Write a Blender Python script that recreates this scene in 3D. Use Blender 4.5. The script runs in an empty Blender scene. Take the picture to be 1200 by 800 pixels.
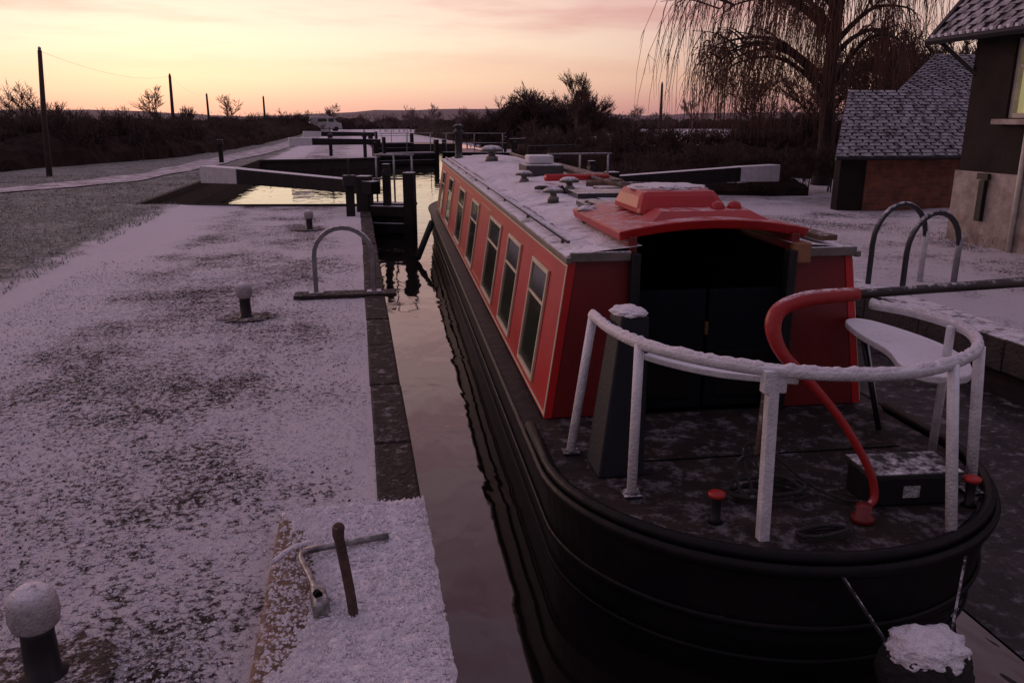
import bpy, bmesh, math, random
from mathutils import Vector, Matrix, noise
from mathutils.geometry import delaunay_2d_cdt
random.seed(7)
R=random.Random(11)
scene=bpy.context.scene
scene.view_settings.view_transform='Standard'
scene.view_settings.look='None'
scene.view_settings.exposure=0

# ------------------------------------------------------------ materials
def M(name,c1,c2=None,scale=8,rough=.7,metal=0,bump=.15,bscale=40,frost=0,fcol=(.82,.79,.84),fscale=22,emit=None,spec=.5,coords='Object',fz=(.3,.8)):
    m=bpy.data.materials.new(name); m.use_nodes=True
    nt=m.node_tree; N=nt.nodes; Lk=nt.links
    b=N['Principled BSDF']
    b.inputs['Roughness'].default_value=rough; b.inputs['Metallic'].default_value=metal
    b.inputs['Specular IOR Level'].default_value=spec
    tc=N.new('ShaderNodeTexCoord'); src=tc.outputs[coords]
    n=N.new('ShaderNodeTexNoise'); n.inputs['Scale'].default_value=scale; n.inputs['Detail'].default_value=6; n.inputs['Roughness'].default_value=.65
    Lk.new(src,n.inputs['Vector'])
    cr=N.new('ShaderNodeValToRGB'); cr.color_ramp.elements[0].position=.35; cr.color_ramp.elements[1].position=.65
    c2=c2 or tuple(x*.7 for x in c1)
    cr.color_ramp.elements[0].color=(*c2,1); cr.color_ramp.elements[1].color=(*c1,1)
    Lk.new(n.outputs['Fac'],cr.inputs[0]); col=cr.outputs[0]
    n2=N.new('ShaderNodeTexNoise'); n2.inputs['Scale'].default_value=bscale; n2.inputs['Detail'].default_value=4
    Lk.new(src,n2.inputs['Vector'])
    if frost>0:
        g=N.new('ShaderNodeNewGeometry'); s=N.new('ShaderNodeSeparateXYZ'); Lk.new(g.outputs['Normal'],s.inputs[0])
        mr=N.new('ShaderNodeMapRange'); mr.inputs[1].default_value=fz[0]; mr.inputs[2].default_value=fz[1]
        Lk.new(s.outputs['Z'],mr.inputs[0])
        n3=N.new('ShaderNodeTexNoise'); n3.inputs['Scale'].default_value=fscale; n3.inputs['Detail'].default_value=9; n3.inputs['Roughness'].default_value=.78
        Lk.new(tc.outputs[coords],n3.inputs['Vector'])
        c=.72-.45*frost
        m2=N.new('ShaderNodeMapRange'); m2.inputs[1].default_value=c-.06; m2.inputs[2].default_value=c+.10
        Lk.new(n3.outputs['Fac'],m2.inputs[0])
        mu=N.new('ShaderNodeMath'); mu.operation='MULTIPLY'; Lk.new(mr.outputs[0],mu.inputs[0]); Lk.new(m2.outputs[0],mu.inputs[1])
        mx=N.new('ShaderNodeMix'); mx.data_type='RGBA'; Lk.new(mu.outputs[0],mx.inputs[0]); Lk.new(col,mx.inputs[6]); mx.inputs[7].default_value=(*fcol,1)
        col=mx.outputs[2]
        r=N.new('ShaderNodeMapRange'); r.inputs[3].default_value=rough; r.inputs[4].default_value=.9; Lk.new(mu.outputs[0],r.inputs[0]); Lk.new(r.outputs[0],b.inputs['Roughness'])
    Lk.new(col,b.inputs['Base Color'])
    if bump>0:
        bp=N.new('ShaderNodeBump'); bp.inputs['Strength'].default_value=bump; bp.inputs['Distance'].default_value=.02
        Lk.new(n2.outputs['Fac'],bp.inputs['Height']); Lk.new(bp.outputs[0],b.inputs['Normal'])
    if emit:
        b.inputs['Emission Color'].default_value=(*emit[0],1); b.inputs['Emission Strength'].default_value=emit[1]
    return m

def brickmat(name,c1,c2,mortar,scale=1.0,bw=.23,rh=.075,swap='XZ',rough=.85):
    m=bpy.data.materials.new(name); m.use_nodes=True; nt=m.node_tree; N=nt.nodes; Lk=nt.links; b=N['Principled BSDF']
    tc=N.new('ShaderNodeTexCoord'); s=N.new('ShaderNodeSeparateXYZ'); c=N.new('ShaderNodeCombineXYZ'); Lk.new(tc.outputs['Object'],s.inputs[0])
    if swap=='XZ': Lk.new(s.outputs['X'],c.inputs['X'])
    else: Lk.new(s.outputs['Y'],c.inputs['X'])
    Lk.new(s.outputs['Z'],c.inputs['Y'])
    bt=N.new('ShaderNodeTexBrick'); bt.inputs['Scale'].default_value=scale; bt.inputs['Brick Width'].default_value=bw; bt.inputs['Row Height'].default_value=rh
    bt.inputs['Mortar Size'].default_value=.008; bt.inputs['Color1'].default_value=(*c1,1); bt.inputs['Color2'].default_value=(*c2,1); bt.inputs['Mortar'].default_value=(*mortar,1)
    Lk.new(c.outputs[0],bt.inputs['Vector'])
    n=N.new('ShaderNodeTexNoise'); n.inputs['Scale'].default_value=5; n.inputs['Detail'].default_value=7; Lk.new(tc.outputs['Object'],n.inputs['Vector'])
    mx=N.new('ShaderNodeMix'); mx.data_type='RGBA'; mx.blend_type='MULTIPLY'; mx.inputs[0].default_value=.8
    Lk.new(bt.outputs['Color'],mx.inputs[6]); cr=N.new('ShaderNodeValToRGB'); cr.color_ramp.elements[0].position=.3; cr.color_ramp.elements[0].color=(.35,.35,.35,1); cr.color_ramp.elements[1].position=.7
    Lk.new(n.outputs['Fac'],cr.inputs[0]); Lk.new(cr.outputs[0],mx.inputs[7]); Lk.new(mx.outputs[2],b.inputs['Base Color'])
    bp=N.new('ShaderNodeBump'); bp.inputs['Strength'].default_value=.5; bp.inputs['Distance'].default_value=.01; bp.invert=True
    Lk.new(bt.outputs['Fac'],bp.inputs['Height']); Lk.new(bp.outputs[0],b.inputs['Normal']); b.inputs['Roughness'].default_value=rough
    return m

# ------------------------------------------------------------ mesh builder
class MB:
    def __init__(s): s.v=[]; s.f=[]
    def add(s,vs,fs):
        o=len(s.v); s.v+= [tuple(v) for v in vs]; s.f+=[tuple(i+o for i in f) for f in fs]; return s
    def box(s,c,size,rot=0):
        hx,hy,hz=[a/2 for a in size]; M_=Matrix.Rotation(rot,3,'Z')
        vs=[Vector(c)+M_@Vector((x*hx,y*hy,z*hz)) for z in(-1,1) for y in(-1,1) for x in(-1,1)]
        return s.add(vs,[(0,2,3,1),(4,5,7,6),(0,1,5,4),(2,6,7,3),(0,4,6,2),(1,3,7,5)])
    def hexa(s,b,t):
        n=len(b); fs=[tuple(range(n-1,-1,-1)),tuple(range(n,2*n))]+[(i,(i+1)%n,n+(i+1)%n,n+i) for i in range(n)]
        return s.add(list(b)+list(t),fs)
    def tube(s,pts,r,seg=8,cap=True,closed=False,sq=None):
        pts=[Vector(p) for p in pts]; n=len(pts)
        rs=r if isinstance(r,(list,tuple)) else [r]*n
        up=None; vs=[]
        for i,p in enumerate(pts):
            if closed: t=(pts[(i+1)%n]-pts[i-1])
            else: t=pts[min(i+1,n-1)]-pts[max(i-1,0)]
            t=t.normalized() if t.length>1e-9 else Vector((0,0,1))
            if up is None:
                up=Vector((0,0,1)) if abs(t.z)<.9 else Vector((1,0,0))
            a=(up-t*up.dot(t))
            a=a.normalized() if a.length>1e-6 else t.orthogonal().normalized()
            up=a; bb=t.cross(a)
            for k in range(seg):
                an=2*math.pi*(k+.5)/seg
                ka,kb=(sq if sq else (1,1))
                vs.append(p+a*(math.cos(an)*rs[i]*ka)+bb*(math.sin(an)*rs[i]*kb))
        fs=[]
        for i in range(n if closed else n-1):
            j=(i+1)%n
            for k in range(seg):
                k2=(k+1)%seg; fs.append((i*seg+k,i*seg+k2,j*seg+k2,j*seg+k))
        if cap and not closed:
            fs.append(tuple(range(seg-1,-1,-1))); fs.append(tuple((n-1)*seg+k for k in range(seg)))
        return s.add(vs,fs)
    def lathe(s,prof,c=(0,0,0),seg=20):
        vs=[];fs=[]
        for (r,z) in prof:
            for k in range(seg):
                a=2*math.pi*k/seg; vs.append((c[0]+r*math.cos(a),c[1]+r*math.sin(a),c[2]+z))
        n=len(prof)
        for i in range(n-1):
            for k in range(seg):
                k2=(k+1)%seg; fs.append((i*seg+k,i*seg+k2,(i+1)*seg+k2,(i+1)*seg+k))
        fs.append(tuple(range(seg-1,-1,-1))); fs.append(tuple((n-1)*seg+k for k in range(seg)))
        return s.add(vs,fs)
    def obj(s,name,mat,parent=None,smooth=False,bevel=0,loc=None):
        me=bpy.data.meshes.new(name); me.from_pydata(s.v,[],s.f); me.update()
        if len(s.f)<60000:
            bm=bmesh.new(); bm.from_mesh(me); bmesh.ops.recalc_face_normals(bm,faces=bm.faces); bm.to_mesh(me); bm.free()
        if smooth:
            for p in me.polygons: p.use_smooth=True
        o=bpy.data.objects.new(name,me); scene.collection.objects.link(o)
        if mat: me.materials.append(mat)
        if parent: o.parent=parent
        if loc: o.location=loc
        if bevel:
            b=o.modifiers.new('bevel','BEVEL'); b.width=bevel; b.segments=2; b.limit_method='ANGLE'; b.angle_limit=math.radians(40)
        return o
def empty(name,loc=(0,0,0),rot=0):
    e=bpy.data.objects.new(name,None); e.location=loc; e.rotation_euler=(0,0,rot); e.empty_display_size=.2; scene.collection.objects.link(e); return e
def catmull(P,n=8,closed=False):
    P=[Vector(p) for p in P]; out=[]; m=len(P)
    for i in range(m if closed else m-1):
        p0=P[(i-1)%m] if (closed or i>0) else P[0]*2-P[1]
        p1=P[i]; p2=P[(i+1)%m]; p3=P[(i+2)%m] if (closed or i+2<m) else p2*2-p1
        for k in range(n):
            t=k/n; out.append(.5*((2*p1)+(p2-p0)*t+(2*p0-5*p1+4*p2-p3)*t*t+(3*p1-p0-3*p2+p3)*t**3))
    if not closed: out.append(P[-1])
    return out

# palette
m_black=M('black_paint',(.008,.008,.010),(.014,.013,.014),rough=.45,bump=.08,bscale=15,spec=.3)
m_blackf=M('black_iron_frosted',(.014,.013,.014),rough=.6,frost=.42,bump=.3)
m_hull=M('hull_blacking',(.006,.006,.008),(.012,.010,.010),scale=4,rough=.5,bump=.4,bscale=9,frost=.12,fz=(.8,.99),spec=.16,fcol=(.25,.23,.26))
m_red=M('red_paint',(.50,.014,.016),(.40,.012,.014),scale=3,rough=.36,bump=.06,bscale=12)
m_redf=M('red_paint_frosted',(.42,.012,.012),(.32,.010,.010),scale=4,rough=.4,bump=.12,frost=.46,fz=(.86,.99),fscale=12,fcol=(.62,.5,.54))
m_redshade=M('red_paint_shaded',(.16,.006,.007),(.12,.005,.006),scale=3,rough=.45,bump=.08)  # darker copy of the boat red, shade put into the colour
m_white=M('white_paint_frosted',(.66,.65,.68),(.48,.47,.49),scale=14,rough=.6,frost=.8,bump=.5,bscale=90,fcol=(.84,.83,.88))
m_cream=M('cream_line',(.60,.50,.36),(.48,.39,.28),rough=.5,bump=0)
m_glass=M('window_glass',(.03,.04,.025),(.018,.024,.016),scale=1.5,rough=.12,bump=0,spec=.5)
m_roof=M('boat_roof_snow',(.05,.05,.055),(.03,.03,.035),rough=.8,frost=.76,fscale=6,bump=.5,bscale=60)
m_snow=M('snow',(.92,.88,.93),(.78,.74,.80),scale=45,rough=.9,bump=1,bscale=85)
m_wood=M('worn_wood',(.13,.075,.045),(.07,.045,.03),scale=12,rough=.75,bump=.3,frost=.35)
m_deck=M('deck_boards',(.034,.023,.019),(.014,.011,.011),scale=7,rough=.8,frost=.33,fscale=9,bump=.3,fcol=(.20,.18,.20),spec=.2)
m_dark=M('dark_interior',(.005,.005,.006),rough=.9,bump=0,spec=.1)
m_grey=M('galvanised_steel_frosted',(.26,.26,.27),(.14,.14,.15),rough=.55,metal=.3,frost=.6,bump=.3)
m_rust=M('rusty_iron',(.10,.05,.035),(.025,.018,.016),scale=30,rough=.8,bump=.5,frost=.25)
m_steel=M('worn_steel',(.3,.3,.31),(.12,.11,.11),scale=25,rough=.45,metal=.7,bump=.2,frost=.35)
m_gatewood=M('tarred_gate_timber',(.014,.012,.012),(.024,.021,.02),scale=5,rough=.7,frost=.75,bump=.4,bscale=25,spec=.2)
m_gatewhite=M('beam_end_white',(.62,.6,.62),(.5,.48,.5),rough=.7,frost=.7)
m_bark=M('bark',(.045,.03,.026),(.02,.014,.013),scale=14,rough=.9,bump=.6,bscale=30)
m_twig=M('twigs',(.085,.05,.043),(.048,.03,.027),scale=2,rough=.9,bump=0)
m_twigo=M('willow_twigs',(.16,.075,.048),(.085,.042,.032),scale=1,rough=.9,bump=0)
m_hedgecore=M('hedge_core',(.042,.027,.023),(.02,.014,.013),scale=3,rough=1,bump=.8,bscale=6,spec=.1)
m_rope=M('rope',(.03,.028,.028),(.015,.014,.015),scale=40,rough=.9,bump=.6,bscale=120,frost=.15)
m_stone=M('coping_stone_dark',(.042,.030,.026),(.016,.013,.013),scale=20,rough=.85,bump=.9,bscale=35,frost=.27,fscale=14,fcol=(.36,.34,.37),spec=.25)
m_stone2=M('quoin_stone',(.26,.16,.11),(.12,.08,.06),scale=10,rough=.9,bump=.9,bscale=30,frost=.32)
m_wallbrick=brickmat('lock_wall_brick',(.055,.033,.028),(.035,.023,.023),(.03,.028,.026),swap='YZ')
m_outbrick=brickmat('red_brick',(.36,.11,.06),(.25,.075,.047),(.2,.15,.12),swap='XZ')
m_render=M('dark_painted_render',(.030,.023,.022),(.018,.014,.014),scale=3,rough=.9,bump=.6,bscale=45,spec=.2)
m_wash=M('whitewash',(.42,.37,.34),(.21,.17,.145),scale=4,rough=.9,bump=.5,bscale=20)
m_tile=M('frosted_roof_tiles',(.045,.037,.037),(.025,.021,.023),scale=6,rough=.85,frost=.60,fscale=7,bump=.5,fcol=(.42,.40,.44),fz=(.25,.5))
m_pole=M('pole_wood',(.05,.035,.03),rough=.9,bump=.2)
m_litter=M('dead_leaves',(.065,.042,.034),(.025,.018,.016),scale=9,rough=.9,bump=0,frost=.36,fscale=60)

# ------------------------------------------------------------ world
w=bpy.data.worlds.new('World'); scene.world=w; w.use_nodes=True
nt=w.node_tree; N=nt.nodes; Lk=nt.links
for n in list(N): N.remove(n)
out=N.new('ShaderNodeOutputWorld'); bg=N.new('ShaderNodeBackground'); bg2=N.new('ShaderNodeBackground'); ad=N.new('ShaderNodeAddShader')
tc=N.new('ShaderNodeTexCoord'); nrm=N.new('ShaderNodeVectorMath'); nrm.operation='NORMALIZE'; Lk.new(tc.outputs['Generated'],nrm.inputs[0])
sep=N.new('ShaderNodeSeparateXYZ'); Lk.new(nrm.outputs[0],sep.inputs[0])
cr=N.new('ShaderNodeValToRGB'); Lk.new(sep.outputs['Z'],cr.inputs[0])
stops=[(0,(.60,.36,.36)),(.018,(.78,.50,.43)),(.045,(.98,.76,.55)),(.085,(1.05,.90,.70)),(.125,(1.04,.84,.70)),(.2,(.92,.64,.60)),(.4,(.72,.55,.59)),(.7,(.62,.54,.62)),(1,(.56,.51,.62))]
el=cr.color_ramp.elements
el[0].position=stops[0][0]; el[0].color=(*stops[0][1],1); el[1].position=1; el[1].color=(*stops[-1][1],1)
for p,c in stops[1:-1]:
    e=el.new(p); e.color=(*c,1)
dt=N.new('ShaderNodeVectorMath'); dt.operation='DOT_PRODUCT'; Lk.new(nrm.outputs[0],dt.inputs[0]); SD=Vector((-.20,.98,0.02)).normalized(); dt.inputs[1].default_value=SD
mr=N.new('ShaderNodeMapRange'); mr.inputs[1].default_value=-1; mr.inputs[2].default_value=1; Lk.new(dt.outputs['Value'],mr.inputs[0])
cr2=N.new('ShaderNodeValToRGB'); Lk.new(mr.outputs[0],cr2.inputs[0])
e=cr2.color_ramp.elements; e[0].position=0; e[0].color=(.24,.26,.36,1); e[1].position=1; e[1].color=(1,1,1,1)
for p,c in [(.5,(.62,.60,.68)),(.8,(.68,.58,.63)),(.91,(.70,.54,.60)),(.96,(.88,.78,.79))]:
    k=e.new(p); k.color=(*c,1)
mul=N.new('ShaderNodeMix'); mul.data_type='RGBA'; mul.blend_type='MULTIPLY'; mul.inputs[0].default_value=1
Lk.new(cr.outputs[0],mul.inputs[6]); Lk.new(cr2.outputs[0],mul.inputs[7])
mp=N.new('ShaderNodeMapping'); mp.inputs['Scale'].default_value=(2.2,2.2,20); mp.inputs['Location'].default_value=(.7,.3,.4); mp.inputs['Rotation'].default_value=(0,.07,0); Lk.new(nrm.outputs[0],mp.inputs[0])
cn=N.new('ShaderNodeTexNoise'); cn.inputs['Scale'].default_value=1.3; cn.inputs['Detail'].default_value=7; cn.inputs['Roughness'].default_value=.58; Lk.new(mp.outputs[0],cn.inputs['Vector'])
cm=N.new('ShaderNodeMapRange'); cm.inputs[1].default_value=.45; cm.inputs[2].default_value=.68; cm.inputs[4].default_value=.85; Lk.new(cn.outputs['Fac'],cm.inputs[0])
ce=N.new('ShaderNodeMapRange'); ce.inputs[1].default_value=.03; ce.inputs[2].default_value=.12; Lk.new(sep.outputs['Z'],ce.inputs[0])
cf=N.new('ShaderNodeMath'); cf.operation='MULTIPLY'; Lk.new(cm.outputs[0],cf.inputs[0]); Lk.new(ce.outputs[0],cf.inputs[1])
cl=N.new('ShaderNodeMix'); cl.data_type='RGBA'; cl.blend_type='MULTIPLY'; Lk.new(cf.outputs[0],cl.inputs[0]); Lk.new(mul.outputs[2],cl.inputs[6]); cl.inputs[7].default_value=(.78,.53,.60,1)
Lk.new(cl.outputs[2],bg.inputs[0]); bg.inputs[1].default_value=1.0
sky=N.new('ShaderNodeTexSky'); sky.sky_type='NISHITA'; sky.sun_disc=False; sky.sun_elevation=math.radians(2); sky.sun_rotation=math.radians(-12)
Lk.new(sky.outputs[0],bg2.inputs[0]); bg2.inputs[1].default_value=.012
Lk.new(bg.outputs[0],ad.inputs[0]); Lk.new(bg2.outputs[0],ad.inputs[1]); Lk.new(ad.outputs[0],out.inputs[0])
sun=bpy.data.lights.new('sun_glow','SUN'); sun.energy=.5; sun.angle=math.radians(20); sun.color=(1,.62,.48)
so=bpy.data.objects.new('sun_glow',sun); scene.collection.objects.link(so)
d=-Vector((-.60,.78,.16)); so.rotation_euler=d.to_track_quat('-Z','Y').to_euler()

# ------------------------------------------------------------ camera
cam=bpy.data.cameras.new('camera'); co=bpy.data.objects.new('camera',cam); scene.collection.objects.link(co)
cam.sensor_width=36; cam.lens=36*950/1200; cam.clip_start=.05; cam.clip_end=3000
co.location=(0,0,1.7); co.rotation_euler=(math.radians(90-15.3),0,math.radians(-10.6)); scene.camera=co

# ------------------------------------------------------------ ground
WZ=-.45
LX,RX=.19,5.0
hole=[(LX-.1,-8),(RX+.1,-8),(RX+.1,30),(7.5,36),(7.5,62),(1.0,62),(1.0,38),(-4.0,36),(-4.4,17.6),(LX-.1,16.9)]
def inside(x,y,P):
    c=False; j=len(P)-1
    for i in range(len(P)):
        if (P[i][1]>y)!=(P[j][1]>y) and x<(P[j][0]-P[i][0])*(y-P[i][1])/(P[j][1]-P[i][1])+P[i][0]: c=not c
        j=i
    return c
pts=[Vector(p) for p in hole]
def sp(a,b,n): return [a+(b-a)*i/n for i in range(n+1)]
xs=sp(-4,.0,60)+sp(-14,-4.3,30)+sp(-60,-15,14)+sp(5.2,14,30)+sp(15,60,14)+[-900,-500,-250,-120,120,250,500,900]
ys=sp(-8,20,110)+sp(21,60,30)+sp(65,150,10)+[-60,-25,220,350,600,1000,1600]
for x in xs:
    for y in ys:
        far=abs(x)>14.5 or y>62
        if far and (y<20 and abs(x)<200) and R.random()<.6: continue
        jx=x+R.uniform(-.02,.02); jy=y+R.uniform(-.02,.02)
        if not inside(jx,jy,hole): pts.append(Vector((jx,jy)))
n=len(hole)
res=delaunay_2d_cdt(pts,[(i,(i+1)%n) for i in range(n)],[],0,1e-5)
V2,F2=res[0],res[2]
def gz(x,y):
    z=.012*noise.noise(Vector((x*1.3,y*1.3,0)))+.02*noise.noise(Vector((x*.4,y*.4,3)))
    e=0
    if x<-3.5: e=min(1,(-3.5-x)/1.5)
    if x>7: e=min(1,(x-7)/2)
    if y>30: e=max(e,.5)
    z+=e*.10*noise.noise(Vector((x*.35,y*.35,9)))
    if x<-3: z+=.05*min(1,(-3-x)/.8)
    hx=min(abs(x-(LX-.1)),abs(x-(RX+.1))) 
    if -8<y<17 and hx<.12: z=0
    return z
gv=[(v.x,v.y,gz(v.x,v.y)) for v in V2]
gf=[f for f in F2 if not inside(sum(V2[i].x for i in f)/3,sum(V2[i].y for i in f)/3,hole)]
mb=MB(); mb.v=gv; mb.f=[tuple(f) for f in gf]

def ground_mat():
    m=bpy.data.materials.new('frosted_ground'); m.use_nodes=True; nt=m.node_tree; N=nt.nodes; Lk=nt.links; b=N['Principled BSDF']
    tc=N.new('ShaderNodeTexCoord'); P=tc.outputs['Object']
    s=N.new('ShaderNodeSeparateXYZ'); Lk.new(P,s.inputs[0])
    def nz(sc,det=5,ro=.6,vec=P):
        n=N.new('ShaderNodeTexNoise'); n.inputs['Scale'].default_value=sc; n.inputs['Detail'].default_value=det; n.inputs['Roughness'].default_value=ro; Lk.new(vec,n.inputs['Vector']); return n.outputs['Fac']
    def mr(x,a,b_,c=0,d=1):
        n=N.new('ShaderNodeMapRange'); n.inputs[1].default_value=a; n.inputs[2].default_value=b_; n.inputs[3].default_value=c; n.inputs[4].default_value=d; Lk.new(x,n.inputs[0]); return n.outputs[0]
    def ma(op,a,b_):
        n=N.new('ShaderNodeMath'); n.operation=op
        for i,q in enumerate((a,b_)):
            if isinstance(q,(int,float)): n.inputs[i].default_value=q
            else: Lk.new(q,n.inputs[i])
        return n.outputs[0]
    def mix(f,a,b_):
        n=N.new('ShaderNodeMix'); n.data_type='RGBA'; Lk.new(f,n.inputs[0])
        for i,q in ((6,a),(7,b_)):
            if isinstance(q,tuple): n.inputs[i].default_value=(*q,1)
            else: Lk.new(q,n.inputs[i])
        return n.outputs[2]
    fine=nz(28,7,.8); mid=nz(7,5,.65); big=nz(.85,5,.6); wob=nz(1.6,4,.6); vf=nz(120,4,.75)
    x=ma('ADD',s.outputs['X'],ma('MULTIPLY',ma('SUBTRACT',wob,.5),1.1))
    strip=mr(x,-.75,-.25)
    band=ma('MULTIPLY',mr(x,-3.9,-3.5),mr(x,-2.3,-3.0))
    grass=mr(x,-3.35,-3.75)
    bank=mr(x,5.6,6.6)
    bias=ma('ADD',ma('MULTIPLY',ma('SUBTRACT',big,.5),.85),ma('MULTIPLY',ma('SUBTRACT',mid,.5),.42))
    bias=ma('ADD',bias,ma('MULTIPLY',strip,.15)); bias=ma('ADD',bias,ma('MULTIPLY',band,.38))
    bias=ma('SUBTRACT',bias,ma('MULTIPLY',bank,.09))
    bias=ma('ADD',bias,.055)
    cov=ma('ADD',ma('ADD',ma('MULTIPLY',fine,1.5),-.25),bias); covm=mr(cov,.41,.55)
    soil=mix(mr(mid,.35,.65),(.032,.022,.020),(.085,.058,.048))
    snow=mix(mr(vf,.3,.7),(.64,.60,.66),(.93,.89,.94))
    c=mix(covm,soil,snow)
    gmix=mix(mr(ma('ADD',fine,ma('MULTIPLY',ma('SUBTRACT',mid,.5),.6)),.36,.62),(.080,.085,.055),(.46,.47,.46))
    gf_=ma('MULTIPLY',grass,ma('SUBTRACT',1,band))
    c=mix(gf_,c,gmix)
    Lk.new(c,b.inputs['Base Color']); b.inputs['Roughness'].default_value=.9; b.inputs['Specular IOR Level'].default_value=.25
    h=ma('ADD',ma('MULTIPLY',fine,.8),ma('ADD',ma('MULTIPLY',vf,.35),ma('MULTIPLY',covm,.3)))
    bp=N.new('ShaderNodeBump'); bp.inputs['Strength'].default_value=.9; bp.inputs['Distance'].default_value=.035; Lk.new(h,bp.inputs['Height']); Lk.new(bp.outputs[0],b.inputs['Normal'])
    return m
m_ground=ground_mat()
mb.obj('ground',m_ground,smooth=True)

mb=MB()
def clump(mb,x,y,z,r):
    rm=Matrix.Rotation(R.random()*6.28,3,'Z')
    vs=[Vector((x,y,z))+rm@(q*r*R.uniform(.6,1.3)) for q in (Vector((1,0,0)),Vector((-.5,.86,0)),Vector((-.5,-.86,0)),Vector((0,0,.9)))]
    mb.add(vs,[(0,1,3),(1,2,3),(2,0,3)])
for i in range(30000):
    y=1.7+(R.random()**1.6)*8; x=R.uniform(-3.2,-.02)
    if -.44<x and y<3.35: continue
    if noise.noise(Vector((x*1.2,y*1.2,5)))<-.25 and R.random()<.6: continue
    clump(mb,x,y,gz(x,y)+.002,R.uniform(.003,.011))
for i in range(6500):
    clump(mb,R.uniform(-.37,.215),R.uniform(1.5,3.26),.112,R.uniform(.003,.010))
mb.obj('frost_clumps',m_snow)
mb=MB()
for i in range(13000):
    y=1.7+(R.random()**1.5)*9; x=R.uniform(-3.2,-.1)
    if -.44<x and y<3.35: continue
    if noise.noise(Vector((x*1.2,y*1.2,5)))>.2: continue
    r=R.uniform(.004,.012); z=gz(x,y)+.003; a=R.random()*6.28
    dx,dy=math.cos(a)*r,math.sin(a)*r
    mb.add([(x-dx,y-dy,z),(x-dy*.5,y+dx*.5,z+r*R.uniform(.1,.9)),(x+dx,y+dy,z+r*R.uniform(0,.6)),(x+dy*.5,y-dx*.5,z)],[(0,1,2,3)])
mb.obj('leaf_litter',m_litter)
mb=MB()
for i in range(30000):
    y=5+(R.random()**1.3)*22; x=-3.5-R.random()**1.2*9
    if noise.noise(Vector((x*.8,y*.8,1)))<-.2: continue
    if inside(x,y,hole): continue
    h=R.uniform(.02,.07); wd=R.uniform(.003,.007)*(1+y*.06); a=R.random()*6.28
    dx,dy=math.cos(a)*wd,math.sin(a)*wd; z=gz(x,y)-.005; lx,ly=R.uniform(-.04,.04),R.uniform(-.04,.04)
    mb.add([(x-dx,y-dy,z),(x+dx,y+dy,z),(x+lx,y+ly,z+h)],[(0,1,2)])
mb.obj('frosty_grass',M('frosty_grass_blades',(.48,.48,.46),(.14,.145,.10),scale=6,rough=.9,bump=0))

def ribbon(P,wd,z0):
    mb=MB(); P=catmull(P,10); vs=[];fs=[]
    for i,p in enumerate(P):
        t=(P[min(i+1,len(P)-1)]-P[max(i-1,0)]).normalized(); nn=Vector((-t.y,t.x,0)); 
        for k in range(7):
            q=p+nn*wd*(k/6-.5)*(1+.12*noise.noise(Vector((i*.5,k,0))))
            vs.append((q.x,q.y,gz(q.x,q.y)+z0+.004*math.sin(k/6*math.pi)))
    for i in range(len(P)-1):
        for k in range(6): fs.append((i*7+k,i*7+k+1,i*7+8+k,i*7+7+k))
    return mb.add(vs,fs)
ribbon([(-30,4,0),(-14,15.5,0),(-8.6,21,0),(-6.3,27,0),(-5.6,36,0),(-4.5,60,0),(-4,120,0)],1.5,.03).obj('towpath',M('towpath_snow',(.74,.71,.77),(.24,.20,.20),scale=2.2,rough=.9,bump=.8,bscale=20),smooth=True)

# ------------------------------------------------------------ water
m=bpy.data.materials.new('canal_water'); m.use_nodes=True; nt=m.node_tree; b=nt.nodes['Principled BSDF']
b.inputs['Base Color'].default_value=(.012,.009,.008,1); b.inputs['Roughness'].default_value=.04; b.inputs['IOR'].default_value=1.75
tcn=nt.nodes.new('ShaderNodeTexCoord'); mpn=nt.nodes.new('ShaderNodeMapping'); mpn.inputs['Scale'].default_value=(1,.55,1)
nn=nt.nodes.new('ShaderNodeTexNoise'); nn.inputs['Scale'].default_value=2.4; nn.inputs['Detail'].default_value=2.5; nn.inputs['Distortion'].default_value=.5
bp=nt.nodes.new('ShaderNodeBump'); bp.inputs['Strength'].default_value=.20; bp.inputs['Distance'].default_value=.05
nt.links.new(tcn.outputs['Object'],mpn.inputs[0]); nt.links.new(mpn.outputs[0],nn.inputs['Vector']); nt.links.new(nn.outputs['Fac'],bp.inputs['Height']); nt.links.new(bp.outputs[0],b.inputs['Normal'])
MB().add([(-6,-9,WZ),(9,-9,WZ),(9,64,WZ),(-6,64,WZ)],[(0,1,2,3)]).obj('canal_water',m)
# added icy layer beside the boat, blocks the lit window's reflection in the water
MB().add([(2.5,-2,WZ+.006),(4.99,-2,WZ+.006),(4.99,15,WZ+.006),(2.9,15,WZ+.006)],[(0,1,2,3)]).obj('reflection_cover_ice',M('cover_ice',(.045,.036,.036),(.012,.010,.010),scale=5,rough=.55,bump=.5,bscale=14,frost=.30,fscale=9,fcol=(.28,.26,.28),spec=.3))

# ------------------------------------------------------------ lock walls and coping
lw=empty('lock_wall')
def wall(pts,name,mat,th=.5,z0=-2.5,z1=-.02,parent=None):
    mb=MB()
    for a,b_ in zip(pts[:-1],pts[1:]):
        a=Vector((*a,0)); b_=Vector((*b_,0)); t=(b_-a).normalized(); nn=Vector((-t.y,t.x,0))*th
        base=[a,b_,b_+nn,a+nn]
        mb.hexa([(q.x,q.y,z0) for q in base],[(q.x,q.y,z1) for q in base])
    return mb.obj(name,mat,parent)
wall([(LX,-8),(LX,16.9)],'left_chamber_wall',m_wallbrick,.09,parent=lw)
wall([(RX,30),(RX,-8)],'right_chamber_wall',m_wallbrick,.09,parent=lw)
wall([(LX,16.9),(-4.4,17.6)],'basin_near_wall',m_wallbrick,.05,parent=lw)
wall([(-4.4,17.6),(-4.0,36)],'basin_side_wall',m_wallbrick,.05,parent=lw)
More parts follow.
